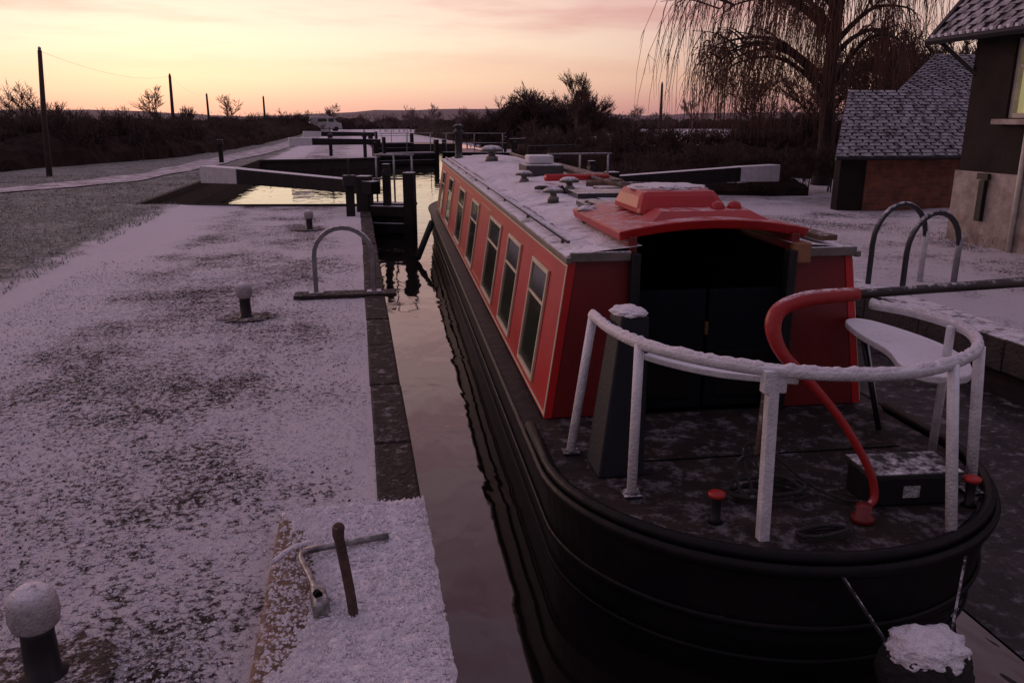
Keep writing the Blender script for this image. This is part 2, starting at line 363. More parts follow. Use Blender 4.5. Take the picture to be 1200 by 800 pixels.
wall([(-4.0,36),(1,38),(1,62),(7.5,62)],'basin_far_wall',m_wallbrick,.05,parent=lw)
mb=MB(); y=3.32
while y<16.8:
    l=R.uniform(.75,1.05); l=min(l,16.9-y)
    mb.box((.115+R.uniform(-.005,.005),y+l/2,-.115+R.uniform(-.005,.005)),(.20,l-.012,.26),R.uniform(-.005,.005)); y+=l
mb.obj('left_coping',m_stone,lw,bevel=.016)
m_cop2=M('coping_snowy',(.1,.08,.07),(.05,.04,.04),rough=.9,bump=.8,frost=.66,fscale=8)
mb=MB(); y=-1
while y<17:
    l=R.uniform(.75,1.05); mb.box((RX+.12,y+l/2,-.1+R.uniform(-.006,.006)),(.36,l-.012,.27)); y+=l
mb.obj('right_coping',m_cop2,lw,bevel=.012)
mb=MB()
mb.tube([(LX-.05,16.93,0.0),(-4.45,17.62,0)],.06,4); mb.tube([(-4.42,17.6,0.0),(-4.02,36,0.0)],.08,4); mb.tube([(-4.0,36,0),(1,38,0),(1,60,0)],.07,4)
mb.obj('basin_edging',m_stone,lw)
mb=MB(); mb.box((-1.2,16.97,-.2),(3.4,.14,.16),-.15); mb.obj('quay_timber',M('quay_timber',(.14,.09,.06),(.07,.05,.035),rough=.8,frost=.3),lw,bevel=.01)

# raised quoin block with windlass
q=empty('quoin_block')
mb=MB(); mb.hexa([(-.42,.6,-.05),(.235,.6,-.05),(.215,3.32,-.05),(-.41,3.29,-.05)],[(-.395,.6,.088),(.23,.6,.088),(.205,3.30,.088),(-.39,3.27,.088)])
mb.obj('stone',m_stone2,q,bevel=.015)
mb=MB(); nx,ny=90,260; vs=[];fs=[]
for j in range(ny+1):
    for i in range(nx+1):
        x=-.385+.605*i/nx; y=1.4+1.88*j/ny
        e=min(i,nx-i)/8; e2=min(1,e,(ny-j)/8)
        h=.002+.020*math.sqrt(max(0,min(1,e2)))
        h+=.010*noise.noise(Vector((x*75,y*75,0)))+.009*noise.noise(Vector((x*18,y*18,4)))
        dpt=((x+.35)/.12)**2+((y-2.66)/.46)**2
        h-=.06*math.exp(-dpt*1.0)
        edge=.014*noise.noise(Vector((y*14,0,7)))
        vs.append((x+(edge if i in(0,1,nx,nx-1) else 0),y,.088+h))
for j in range(ny):
    for i in range(nx): a=j*(nx+1)+i; fs.append((a,a+1,a+nx+2,a+nx+1))
mb.add(vs,fs).obj('snow_cover',m_snow,q,smooth=True)
wl=empty('windlass',(0,0,.022))
mb=MB(); mb.tube([(.05,2.90,.108),(-.11,2.865,.112),(-.27,2.845,.106)],.013,10)
mb.tube(catmull([(-.255,2.85,.106),(-.275,2.80,.106),(-.235,2.66,.104),(-.20,2.52,.104)],4),.012,10)
mb.obj('handle_and_arm',m_steel,wl,smooth=True)
mb=MB(); mb.hexa([(-.235,2.56,.085),(-.175,2.57,.085),(-.155,2.43,.085),(-.215,2.42,.085)],[(-.23,2.555,.135),(-.18,2.56,.135),(-.165,2.44,.135),(-.21,2.43,.135)])
mb.obj('socket_head',m_steel,wl,bevel=.01)
MB().tube([(-.205,2.50,.136),(-.195,2.475,.14)],.014,8).obj('socket_hole',m_dark,wl)
pn=empty('mooring_pin')
mb=MB(); mb.tube(catmull([(-.08,2.43,.05),(-.09,2.43,.18),(-.105,2.43,.31),(-.117,2.425,.41),(-.112,2.415,.445)],4),[.017]*12+[.020]*4+[.015],10)
mb.obj('shaft',m_rust,pn,smooth=True)
MB().tube(catmull([(-.38,2.80,.118),(-.32,2.88,.122),(-.24,2.93,.12)],5),.010,8).obj('frosted_stick',m_snow,smooth=True)

# ------------------------------------------------------------ bollards
m_bcap=M('bollard_cap_frost',(.42,.39,.40),(.26,.23,.24),scale=20,rough=.85,frost=.74,bump=.9,bscale=90)
m_earth=M('bare_earth',(.06,.036,.028),(.028,.02,.017),scale=25,rough=.95,bump=1,frost=.36,fscale=30)
def bollard(x,y,s=1):
    e=empty('lock_bollard',(x,y,0))
    MB().lathe([(.085*s,-.03),(.085*s,.01),(.052*s,.03),(.048*s,.17),(.055*s,.19)]).obj('stem',m_black,e,smooth=True)
    mb=MB(); mb.lathe([(.05*s,.185),(.068*s,.2),(.074*s,.235),(.072*s,.27),(.060*s,.305),(.035*s,.325),(.008,.332)],seg=24)
    mb.obj('frosted_cap',m_bcap,e,smooth=True)
    mb=MB(); vs=[(.26*math.cos(a)*R.uniform(.7,1.25)*s,.19*math.sin(a)*R.uniform(.75,1.2)*s,.019) for a in [i*math.pi/14 for i in range(28)]]
    mb.add(vs,[tuple(range(28))]).obj('bare_earth',m_earth,e)
bollard(-1.045,2.42); bollard(-1.03,7.3,.95); bollard(-.79,13.27)

# ------------------------------------------------------------ ladder hoops
def hoop(name,a,b_,h,r,mat,base=True,sq=None):
    e=empty(name); a=Vector(a); b_=Vector(b_); d=(b_-a); wd=d.length/2; c=(a+b_)/2; u=d.normalized()
    P=[a,a+Vector((0,0,(h-wd)*.5)),a+Vector((0,0,h-wd))]
    for i in range(1,12):
        an=math.pi-math.pi*i/12; P.append(c+u*(math.cos(an)*wd)+Vector((0,0,h-wd+math.sin(an)*wd)))
    P+=[b_+Vector((0,0,h-wd)),b_+Vector((0,0,(h-wd)*.5)),b_]
    MB().tube(P,r,8 if not sq else 4,sq=sq).obj('hoop_bar',mat,e,smooth=not sq,bevel=.004 if sq else 0)
    if base:
        for q in (a,b_): MB().box((q.x,q.y,.03),(.14,.12,.03)).obj('foot_plate',mat,e,bevel=.004)
    return e
h=hoop('ladder_handrail_hoop',(-.46,8.15,0),(.11,8.12,0),.68,.040,m_grey,sq=(.75,1.2))
MB().box((-.17,8.10,.02),(1.0,.22,.035),-.03).obj('timber_plate',M('dark_timber',(.03,.022,.02),(.015,.012,.012),rough=.85,frost=.25,bump=.6),h,bevel=.006)
m_dt=M('dark_tube',(.03,.03,.033),rough=.5,frost=.5)
h1=hoop('ladder_handrail_hoop',(5.22,7.55,0),(5.98,7.75,0),.85,.028,m_dt,base=False)
h2=hoop('ladder_handrail_hoop',(5.22,7.0,0),(5.95,7.2,0),.82,.028,m_dt,base=False)
MB().tube([(5.98,7.75,.0),(5.98,7.75,.62)],.032,8).obj('post_sleeve_white',m_white,h1,smooth=True)
MB().tube([(5.95,7.2,.0),(5.95,7.2,.6)],.032,8).obj('post_sleeve_grey',m_grey,h2,smooth=True)

# ------------------------------------------------------------ lock gates
def gate(name,heel,mitre,beamend,zt=(.58,.70),rail=True):
    e=empty(name); hx=Vector((*heel,0)); mt=Vector((*mitre,0)); be=Vector((*beamend,0))
    ang=math.atan2(mt.y-hx.y,mt.x-hx.x); L=(mt-hx).length; c=(hx+mt)/2
    MB().box((hx.x,hx.y,-.7),(.26,.26,2.75),ang).obj('heel_post',m_gatewood,e,bevel=.02)
    MB().box((mt.x,mt.y,-.5),(.2,.22,2.5),ang).obj('mitre_post',m_gatewood,e,bevel=.02)
    mb=MB()
    for z in (-.30,.02,-1.0): mb.box((c.x,c.y,z),(L-.2,.2,.2),ang)
    mb.obj('rails',m_gatewood,e,bevel=.01)
    mb=MB(); n=int(L/.2); u=(mt-hx).normalized()
    for i in range(n):
        p=hx+u*(.15+.2*i); mb.box((p.x,p.y,-1.2),(.185,.06,2.3),ang)
    mb.obj('planking',m_gatewood,e)
    d=be-hx; nrm=Vector((-d.y,d.x,0)).normalized()
    def sec(t,hw,zb,zt_): 
        p=hx+d*t; return [(p-nrm*hw)+Vector((0,0,zb)),(p+nrm*hw)+Vector((0,0,zb)),(p+nrm*hw)+Vector((0,0,zt_)),(p-nrm*hw)+Vector((0,0,zt_))]
    s0=sec(-.06,.12,zt[0]-.24,zt[0]); s1=sec(.74,.15,zt[1]-.34,zt[1]-.02); s2=sec(1.0,.165,zt[1]-.38,zt[1])
    MB().hexa(s0,s1).obj('balance_beam',m_gatewood,e,bevel=.012)
    s1b=sec(.743,.155,zt[1]-.345,zt[1]-.015)
    MB().hexa(s1b,s2).obj('white_beam_end',m_gatewhite,e,bevel=.012)
    p=hx+u*.45
    MB().box((p.x,p.y,.45),(.13,.13,.9),ang).obj('paddle_post',m_gatewood,e,bevel=.01)
    MB().tube([(p.x,p.y-.1,.75),(p.x,p.y+.12,.75)],.07,10).obj('paddle_gear',m_blackf,e)
    if rail:
        mb=MB()
        for t in (.15,.55,.95):
            k=hx+u*L*t+Vector((-u.y,u.x,0))*.3; mb.tube([(k.x,k.y,.1),(k.x,k.y,1.05)],.02,6)
        k0=hx+u*L*.1+Vector((-u.y,u.x,0))*.3; k1=mt+Vector((-u.y,u.x,0))*.3
        for z in (.6,1.05): mb.tube([(k0.x,k0.y,z),(k1.x,k1.y,z)],.02,6)
        mb.obj('handrail',m_grey,e,smooth=True)
        k=c+Vector((-u.y,u.x,0))*.25
        MB().box((k.x,k.y,.13),(L,.35,.05),ang).obj('walkway',m_gatewood,e)
    return e
gate('lock_gate',(.12,15.9),(.95,15.55),(-3.35,19.6))
gate('lock_gate',(5.1,16.2),(3.6,16.0),(9.5,17.7))
gate('lock_gate',(.9,40),(3.9,41.2),(-3.0,39.2),(.80,.9))
gate('lock_gate',(7.6,40),(4.3,41.2),(11.5,39.2),(.80,.9))
gate('lock_gate',(1.0,58),(3.9,59.4),(-3.4,57),(.85,.95))
for (x,y,hh) in [(-.15,15.2,.75),(-5.2,34,1.0),(.4,39,1.2),(-1.2,41,1.1),(8.3,36,1.2),(8.0,33,1.0)]:
    e=empty('paddle_stand',(x,y,0)); MB().box((0,0,hh/2-.05),(.16,.16,hh)).obj('post',m_gatewood,e,bevel=.015)
    MB().box((0,-.05,hh*.85),(.24,.18,.2)).obj('gear_case',m_blackf,e,bevel=.02)
    MB().tube([(0,0,hh*.9),(0,0,hh+.25)],.025,6).obj('rack',m_blackf,e)
e=empty('lockside_railing'); mb=MB()
for i in range(4): mb.tube([(5.6+i*.8,27+.3*i,0-.2),(5.6+i*.8,27+.3*i,.85)],.025,6)
for z in (.45,.85): mb.tube([(5.6,27,z),(8.0,27.9,z)],.022,6)
mb.obj('rails',m_blackf,e)

# ------------------------------------------------------------ narrowboat
BO=Vector((1.82,3.93,0)); BA=math.radians(-2.4)
boat=empty('narrowboat',BO,BA)
inv=Matrix.Rotation(-BA,3,'Z')
def L(x,y,z): 
    p=inv@(Vector((x,y,z))-BO); return p
YB=10.9; YT=13.6
def outline(hw,stern,tip,n=20):
    P=[]
    for i in range(n+1):
        a=math.pi+math.pi*i/n; P.append((hw*math.cos(a),-.58+stern*math.sin(a)))
    for t in sp(0,1,8)[1:]: P.append((hw,-.58+(YB+.58)*t))
    for i in range(1,11):
        t=i/10; P.append((hw*math.cos(t*math.pi/2)**.8 if i<10 else 0,YB+(tip-YB)*t))
    for i in range(9,-1,-1):
        t=i/10; P.append((-hw*math.cos(t*math.pi/2)**.8,YB+(tip-YB)*t))
    for t in sp(1,0,8)[1:-1]: P.append((-hw,-.58+(YB+.58)*t))
    return P
def loft(levels,name,mat,cap=True,bevel=0):
    mb=MB(); rings=[[(p[0],p[1],z) for p in outline(hw,st,tp,40)] for (hw,st,tp,z) in levels]; n=len(rings[0])
    vs=[v for r in rings for v in r]; fs=[]
    for i in range(len(rings)-1):
        for k in range(n): fs.append((i*n+k,i*n+(k+1)%n,(i+1)*n+(k+1)%n,(i+1)*n+k))
    if cap: fs.append(tuple((len(rings)-1)*n+k for k in range(n)))
    mb.add(vs,fs); return mb.obj(name,mat,boat,smooth=False,bevel=bevel)
loft([(.93,.72,YT-.5,-1.1),(.95,.84,YT-.3,-.5),(.985,.98,YT-.1,-.2),(1.0,1.0,YT,-.02),(1.015,1.02,YT,.10),(1.02,1.025,YT,.148)],'hull',m_hull)
for z,hw,st,r in [(.13,1.028,1.035,.026),(-.13,1.0,.995,.015),(-.30,.985,.955,.011)]:
    MB().tube([(p[0],p[1],z) for p in outline(hw,st,YT,40)],r,6,closed=True,sq=(1.1,.6)).obj('rubbing_strake',m_hull,boat,smooth=True)
P=[(1.0*math.cos(math.pi+math.pi*i/30),-.58+1.0*math.sin(math.pi+math.pi*i/30),.17) for i in range(31)]
P=[(-1.0,-.1,.17)]+P+[(1.0,-.1,.17)]
MB().tube(P,.025,6).obj('stern_rim',m_hull,boat,smooth=True)
mb=MB(); P=[(.96*math.cos(math.pi+math.pi*i/24),-.58+.96*math.sin(math.pi+math.pi*i/24),.158) for i in range(25)]+[(.96,-.005,.158),(-.96,-.005,.158)]
mb.add(P,[tuple(range(len(P)))]).obj('stern_deck',m_deck,boat)
MB().box((0,-.62,.162),(1.5,.007,.004)).obj('deck_hatch_seam',m_dark,boat)

# cabin
CB,CT,ZB,ZT,CL=.905,.775,.16,1.025,10.6
def S(y,z,off=0,sd=-1): 
    t=(z-ZB)/(ZT-ZB); return (sd*((CB+(CT-CB)*t)+off),y,z)
OL,OR_=-.44,.41
for sd,nm in ((-1,'port_side'),(1,'starboard_side')):
    a=[S(0,ZB,0,sd),S(CL,ZB,0,sd),S(CL,ZT,0,sd),S(.03,ZT,0,sd)]; b_=[S(0,ZB,-.04,sd),S(CL,ZB,-.04,sd),S(CL,ZT,-.04,sd),S(.03,ZT,-.04,sd)]
    MB().hexa(a,b_).obj(nm,m_red,boat)
MB().hexa([(-.85,CL-.05,ZB),(.85,CL-.05,ZB),(.73,CL-.05,ZT+.02),(-.73,CL-.05,ZT+.02)],[(-.85,CL-.01,ZB),(.85,CL-.01,ZB),(.73,CL-.01,ZT+.02),(-.73,CL-.01,ZT+.02)]).obj('front_bulkhead',m_redshade,boat)
def rp(x0b,x1b,x0t,x1t,nm,mat,y0=.004,y1=.04,z0=ZB,z1=ZT-.005,dy=.03):
    MB().hexa([(x0b,y0,z0),(x1b,y0,z0),(x1t,y0+dy,z1),(x0t,y0+dy,z1)],[(x0b,y1,z0),(x1b,y1,z0),(x1t,y1+dy,z1),(x0t,y1+dy,z1)]).obj(nm,mat,boat)
rp(-CB+.042,OL,-CT+.042,OL,'rear_bulkhead_port',m_redshade); rp(OR_,CB-.042,OR_,CT-.042,'rear_bulkhead_starboard',m_redshade)
mb=MB()
mb.box((OL+.0,-.01,.60),(.05,.06,.88)); mb.box((OR_,-.01,.60),(.05,.06,.88)); mb.obj('door_frame',m_black,boat,bevel=.006)
mb=MB(); mb.add([(OL,.04,.0),(OR_,.04,.0),(OR_,1.6,.0),(OL,1.6,.0),(OL,.04,1.02),(OR_,.04,1.02),(OR_,1.6,1.02),(OL,1.6,1.02)],[(0,1,2,3),(3,2,6,7),(0,3,7,4),(1,2,6,5)]).obj('interior',m_dark,boat)
m_navy=M('door_navy',(.006,.007,.012),(.004,.005,.008),rough=.7,bump=.1,spec=.1)
mb=MB(); mb.box((-.23,.05,.50),(.41,.035,.66)); mb.box((.20,.05,.50),(.41,.035,.66)); mb.obj('cabin_doors',m_navy,boat,bevel=.008)
mb=MB(); mb.box((-.23,.028,.36),(.30,.015,.26)); mb.box((.20,.028,.36),(.30,.015,.26)); mb.obj('door_panels',M('door_panel_dark',(.009,.007,.008),rough=.7,spec=.1),boat,bevel=.006)
MB().box((-.02,.03,.62),(.02,.03,.07)).obj('door_catch',M('brass',(.2,.13,.06),rough=.4,metal=.8),boat,bevel=.003)
mb=MB(); nx=16; ny=64; vs=[];fs=[]
def roofz(x): return ZT+.058*(1-(x/.80)**2)+.006
for j in range(ny+1):
    y=.0+(CL+.04)*j/ny
    for i in range(nx+1):
        x=(-1+2*i/nx)*.80; vs.append((x,y,roofz(x)+.006*noise.noise(Vector((x*9,y*9,0)))))
for j in range(ny):
    for i in range(nx):
        xm=(-1+2*(i+.5)/nx)*.80; ym=(CL+.04)*(j+.5)/ny
        if abs(xm)<.42 and ym<.75: continue
        a=j*(nx+1)+i; fs.append((a,a+1,a+nx+2,a+nx+1))
mb.add(vs,fs); mb.obj('roof',m_roof,boat,smooth=True)
m_edge=M('roof_edge',(.17,.145,.13),(.09,.08,.075),rough=.6,frost=.6)
mb=MB(); mb.box((-.788,CL/2,ZT-.015),(.03,CL+.04,.035)); mb.box((.788,CL/2,ZT-.015),(.03,CL+.04,.035)); mb.box((-.62,-.0,ZT),(.32,.03,.05)); mb.box((.62,-.0,ZT),(.32,.03,.05)); mb.obj('roof_edge_trim',m_edge,boat,bevel=.006)
m_hr=M('handrail_dark',(.06,.05,.05),rough=.6,frost=.7)
for sd in (-1,1):
    mb=MB(); mb.tube([(sd*.735,.25,ZT+.042),(sd*.735,CL-.2,ZT+.042)],.011,8)
    for i in range(9): mb.tube([(sd*.735,.4+i*1.2,ZT+.01),(sd*.735,.4+i*1.2,ZT+.042)],.011,6)
    mb.obj('roof_handrail',m_hr,boat,smooth=True)
mb=MB(); nx=40; ny=330; vs=[];fs=[]
for j in range(ny+1):
    y=.85+(CL-1.0)*j/ny
    for i in range(nx+1):
        x=(-1+2*i/nx)*.66; n_=noise.noise(Vector((x*2.2,y*1.1,2)))+.6*noise.noise(Vector((x*8,y*6,2)))
        h=(n_+.06+.05*j/ny*10-.10)*.03; h=max(-.012,min(.016,h)); z=ZT+.01+.058*(1-(x/.80)**2)+h+.004*noise.noise(Vector((x*45,y*45,0)))
        vs.append((x,y,z))
for j in range(ny):
    for i in range(nx): a=j*(nx+1)+i; fs.append((a,a+1,a+nx+2,a+nx+1))
mb.add(vs,fs).obj('roof_snow',m_snow,boat,smooth=True)

wins=[(.42,.95),(1.42,2.02),(2.45,3.20),(4.15,4.85),(5.7,6.5),(7.6,8.4),(9.3,10.0)]
def strip(mb_,ya,yb,za,zb,o0,o1,sd):
    mb_.hexa([S(ya,za,o0,sd),S(yb,za,o0,sd),S(yb,zb,o0,sd),S(ya,zb,o0,sd)],[S(ya,za,o1,sd),S(yb,za,o1,sd),S(yb,zb,o1,sd),S(ya,zb,o1,sd)])
for sd in (-1,1):
    fr=MB(); gl=MB()
    for (y0,y1) in wins:
        z0,z1=.23,.88; f=.026
        strip(fr,y0,y1,z0,z0+f,.001,.016,sd); strip(fr,y0,y1,z1-f,z1,.001,.016,sd)
        strip(fr,y0,y0+f,z0+f,z1-f,.001,.016,sd); strip(fr,y1-f,y1,z0+f,z1-f,.001,.016,sd)
        strip(fr,y0+f,y1-f,z0+.44,z0+.455,.001,.013,sd)
        strip(gl,y0+f,y1-f,z0+f,z1-f,.001,.006,sd)
    fr.obj('window_frames',m_cream,boat,bevel=.002); gl.obj('window_panes',m_glass,boat)
    cl_=MB()
    strip(cl_,0.0,CL,.175,.187,.001,.004,sd); strip(cl_,.03,CL,.968,.979,.001,.004,sd)
    cl_.hexa([S(.0,.19,.001,sd),S(.018,.19,.001,sd),S(.048,.966,.001,sd),S(.03,.966,.001,sd)],[S(.0,.19,.005,sd),S(.018,.19,.005,sd),S(.048,.966,.005,sd),S(.03,.966,.005,sd)])
    ed=[0.03]+[v for w_ in wins for v in w_]+[CL-.05]
    for i in range(2,len(ed),2):
        a_,b2=ed[i]+.09,ed[i+1]-.09
        if b2-a_>.5:
            for (ya,yb,za,zb) in [(a_,b2,.235,.240),(a_,b2,.905,.910),(a_,a_+.006,.24,.905),(b2-.006,b2,.24,.905)]: strip(cl_,ya,yb,za,zb,.001,.003,sd)
    cl_.obj('coach_lines',m_cream,boat)

# sliding hatch
HZ=.045
mb=MB(); vs=[];fs=[]
n=14
prof=[(t*.52,1.10+HZ+.055*(1-t*t)) for t in [-1+2*i/n for i in range(n+1)]]
for yy in (.02,1.15):
    for (x,z) in prof: vs.append((x,yy,z))
    for (x,z) in prof: vs.append((x*.98,yy+(.02 if yy<.5 else -.02),z-.05))
m1=n+1
for i in range(n): fs+= [(i,i+1,2*m1+i+1,2*m1+i),(m1+i,m1+i+1,3*m1+i+1,3*m1+i),(i,i+1,m1+i+1,m1+i),(2*m1+i,2*m1+i+1,3*m1+i+1,3*m1+i)]
fs+=[(0,m1,3*m1,2*m1),(n,m1+n,3*m1+n,2*m1+n)]
mb.add(vs,fs).obj('sliding_hatch',m_redf,boat,bevel=.008)
mb=MB(); mb.box((-.445,.62,1.075),(.05,1.2,.10)); mb.box((.445,.62,1.075),(.05,1.2,.10)); mb.obj('hatch_runners',m_redshade,boat,bevel=.01)
mb=MB(); mb.hexa([(-.33,.34,1.16+HZ*.6),(.22,.34,1.16+HZ*.6),(.22,.92,1.16+HZ*.6),(-.33,.92,1.16+HZ*.6)],[(-.28,.42,1.32),(.15,.42,1.32),(.15,.86,1.32),(-.28,.86,1.32)]); mb.obj('hatch_housing',m_redf,boat,bevel=.04)
mb=MB(); mb.hexa([(-.36,.08,1.15),(.38,.08,1.15),(.38,.33,1.17),(-.36,.33,1.17)],[(-.24,.2,1.225),(.26,.2,1.225),(.26,.33,1.235),(-.24,.33,1.235)]); mb.obj('hatch_moulding',m_redf,boat,bevel=.025)
for xx,yy in ((.10,.27),(.2,.28)): MB().lathe([(.035,0),(.04,.02),(.03,.045),(.008,.055)],(xx,yy,1.215)).obj('hatch_knob',m_redf,boat,smooth=True)
def lump(c,rx,ry,rz,name,mat,parent,seed=0,amp=.12,fr=3):
    bm=bmesh.new(); bmesh.ops.create_icosphere(bm,subdivisions=5,radius=1)
    for v in bm.verts:
        k=1+amp*noise.noise(v.co*fr+Vector((seed,0,0)))+amp*.3*noise.noise(v.co*fr*4+Vector((seed,0,0)))+amp*.25*noise.noise(v.co*fr*13)
        v.co=Vector((v.co.x*rx*k,v.co.y*ry*k,max(v.co.z,-.4)*rz*k))+Vector(c)
    me=bpy.data.meshes.new(name); bm.to_mesh(me); bm.free(); me.materials.append(mat)
    for p in me.polygons: p.use_smooth=True
    o=bpy.data.objects.new(name,me); scene.collection.objects.link(o); o.parent=parent; return o
lump((-.06,.66,1.318),.21,.21,.020,'hatch_snow',m_snow,boat,3,.25,2.5)
MB().box((.47,.03,1.02),(.10,.10,.11)).obj('wooden_block',M('oak_block',(.32,.14,.06),(.2,.09,.04),scale=12,rough=.6,frost=.2),boat,bevel=.01)
MB().box((.66,.38,1.085),(.10,.62,.03)).obj('plank_stub',m_wood,boat,bevel=.005)

m_vent=M('vent_brass',(.12,.11,.10),rough=.4,metal=.6,frost=.6)
def mushroom(x,y,s=1):
    MB().lathe([(.05*s,0),(.05*s,.05*s),(.03*s,.06*s),(.03*s,.09*s),(.09*s,.09*s),(.085*s,.115*s),(.05*s,.135*s),(.01,.14*s)],(x,y,1.07)).obj('mushroom_vent',m_vent,boat,smooth=True)
mushroom(-.45,1.0,.8); mushroom(-.42,2.3,.9); mushroom(-.1,3.2); mushroom(-.35,4.2); mushroom(-.2,8.2,1.9); mushroom(.3,6.5)
MB().lathe([(.075,0),(.075,.05),(.06,.06),(.06,.42),(.085,.43),(.085,.46),(.05,.49),(.05,.52),(.10,.53),(.04,.58)],(-.55,9.9,1.05)).obj('chimney',m_blackf,boat,smooth=True)
MB().box((.0,5.2,1.15),(.42,.55,.14)).obj('roof_box',M('roof_box_dark',(.05,.045,.045),rough=.7,frost=.6),boat,bevel=.015)
MB().box((-.02,5.2,1.27),(.28,.3,.09)).obj('white_box',m_white,boat,bevel=.015)
mb=MB(); mb.box((-.05,1.75,1.11),(.55,.32,.04)); mb.box((.05,2.6,1.11),(.5,.4,.045)); mb.box((.3,3.0,1.11),(.4,.25,.05)); mb.obj('roof_hatches',M('panel',(.02,.02,.028),rough=.3,frost=.5,fscale=6),boat,bevel=.006)
MB().tube([(.35,1.6,1.13),(.2,9.0,1.18)],.022,6).obj('boat_pole',m_wood,boat,smooth=True)
MB().box((.48,5.5,1.11),(.24,3.2,.04)).obj('gang_plank',m_wood,boat,bevel=.006)
MB().tube([(-.2,3.8,1.16),(.5,4.15,1.14)],.035,8).obj('red_cylinder',m_red,boat,smooth=True)
MB().tube([(.15,3.6,1.12),(.75,3.5,1.10)],.03,8).obj('rolled_pole',m_wood,boat,smooth=True)
P=[]
for i in range(60):
    a=i*.42; rr=.13+.02*math.sin(i*1.3); P.append((-.3+rr*math.cos(a),3.0+rr*math.sin(a)*1.2,1.095+.012*(i%14)/3))
MB().tube(P,.012,6).obj('rope_coil',m_rope,boat,smooth=True)
MB().tube(catmull([(-.2,2.9,1.10),(-.05,2.2,1.09),(-.3,1.7,1.13),(-.1,1.3,1.10)],8),.01,6).obj('roof_rope',m_rope,boat,smooth=True)

# stern rail
RZ=.80
ring=[(1.07,3.63),(1.08,3.30),(1.17,3.0),(1.42,2.70),(1.75,2.545),(2.08,2.56),(2.42,2.75),(2.62,3.05),(2.62,3.38),(2.52,3.60)]
MB().tube(catmull([L(x,y,RZ) for x,y in ring],6),.024,10).obj('stern_rail',m_white,boat,smooth=True)
mb=MB(); 
fp=[p+Vector((0,0,.013+.005*noise.noise(p*25))) for p in catmull([L(x,y,RZ) for x,y in ring],30)]
mb.tube(fp,[.017+.008*noise.noise(p*38) for p in fp],8); mb.obj('rail_frost',m_snow,boat,smooth=True)
def post(top,bot,r=.022,nm='rail_post',mat=None,sq=False):
    MB().tube([L(*top),L(*bot)],r,4 if sq else 8).obj(nm,mat or m_white,boat,smooth=not sq,bevel=.003 if sq else 0)
post((1.07,3.62,.80),(.94,3.50,.16),.022)
post((1.12,3.10,.80),(1.08,3.01,.16),.021)
post((1.49,2.66,.80),(1.45,2.56,.14),.029,sq=True)
MB().box(L(1.49,2.65,.76),(.09,.045,.09)).obj('rail_clamp',m_white,boat,bevel=.006)
post((2.20,2.60,.80),(2.17,2.44,.14),.022)
post((2.48,2.80,.80),(2.52,2.77,.16),.023)
post((2.60,3.12,.80),(2.66,3.2,.16),.02)
for (x,y,z) in ((.94,3.50,.166),(1.08,3.01,.166),(2.52,2.77,.166)): MB().box(L(x,y,z),(.08,.08,.012)).obj('post_foot',m_blackf,boat,bevel=.003)
P=[L(x,y,.70) for x,y in [(1.14,3.55),(1.22,3.25),(1.42,2.98),(1.70,2.83)]]; Q=[L(x,y,.70) for x,y in [(1.27,3.55),(1.36,3.32),(1.52,3.11),(1.76,2.95)]]
P=catmull(P,5); Q=catmull(Q,5); A=P+Q[::-1]
MB().hexa([(p.x,p.y,.672) for p in A],[(p.x,p.y,.700) for p in A]).obj('port_seat',m_white,boat,bevel=.006)
P=catmull([L(x,y,.63) for x,y in [(2.50,2.86),(2.66,3.05),(2.74,3.3),(2.74,3.6),(2.68,3.86),(2.56,3.86),(2.47,3.6),(2.42,3.3),(2.32,3.05),(2.34,2.9)]],5,closed=True)
MB().hexa([(p.x,p.y,.62) for p in P],[(p.x,p.y,.655) for p in P]).obj('starboard_seat',m_white,boat,bevel=.008)
post((1.30,3.45,.67),(1.12,3.58,.30),.012,'seat_strut'); post((1.62,2.95,.67),(1.50,2.75,.42),.010,'seat_strut',m_wood)
post((2.62,3.78,.62),(2.7,3.7,.16),.016,'seat_strut'); post((2.5,3.6,.62),(2.58,3.5,.16),.014,'seat_strut',m_black)
mb=MB(); c=L(1.12,3.30,0)
mb.hexa([(c.x-.13,c.y-.12,.16),(c.x+.08,c.y-.12,.16),(c.x+.08,c.y+.12,.16),(c.x-.13,c.y+.12,.16)],[(c.x-.01,c.y+.02,.86),(c.x+.12,c.y+.02,.86),(c.x+.12,c.y+.2,.86),(c.x-.01,c.y+.2,.86)])
mb.obj('stern_locker',M('locker_dark',(.010,.013,.019),(.006,.008,.011),rough=.6,spec=.3),boat,bevel=.01)
lump((c.x+.05,c.y+.11,.866),.078,.10,.022,'locker_snow',m_snow,boat,8,.2,2.5)

sw=[L(1.90,2.62,.20),L(1.93,2.64,.20),L(1.98,2.66,.24),L(1.95,2.68,.36),L(1.84,2.73,.55),L(1.72,2.79,.70),L(1.63,2.85,.80),L(1.595,2.88,.90),L(1.63,2.90,.97),L(1.74,2.91,1.005),L(1.90,2.93,1.01),L(1.99,2.94,1.01)]
cp=catmull(sw,6); nn_=len(cp)
rr=[.016+.017*min(1,max(0,(i/nn_-.40)/.25))*(1-.35*max(0,(i/nn_-.8)/.2)) for i in range(nn_)]
MB().tube(cp,rr,10).obj('swan_neck',M('swan_neck_red',(.36,.012,.012),(.27,.010,.010),rough=.45,frost=.50,fz=(.7,.95)),boat,smooth=True)
a0,a1=L(1.95,2.935,1.01),L(3.4,3.2,.985)
MB().tube([a0,a0.lerp(a1,.5),a1],[.018,.022,.025],10).obj('tiller_bar',M('tiller_dark',(.03,.022,.02),rough=.5,frost=.3),boat,smooth=True)
p=L(1.91,2.62,.16); MB().lathe([(.045,0),(.045,.02),(.03,.03),(.03,.07)],(p.x,p.y,.16)).obj('rudder_stock',m_redshade,boat,smooth=True)
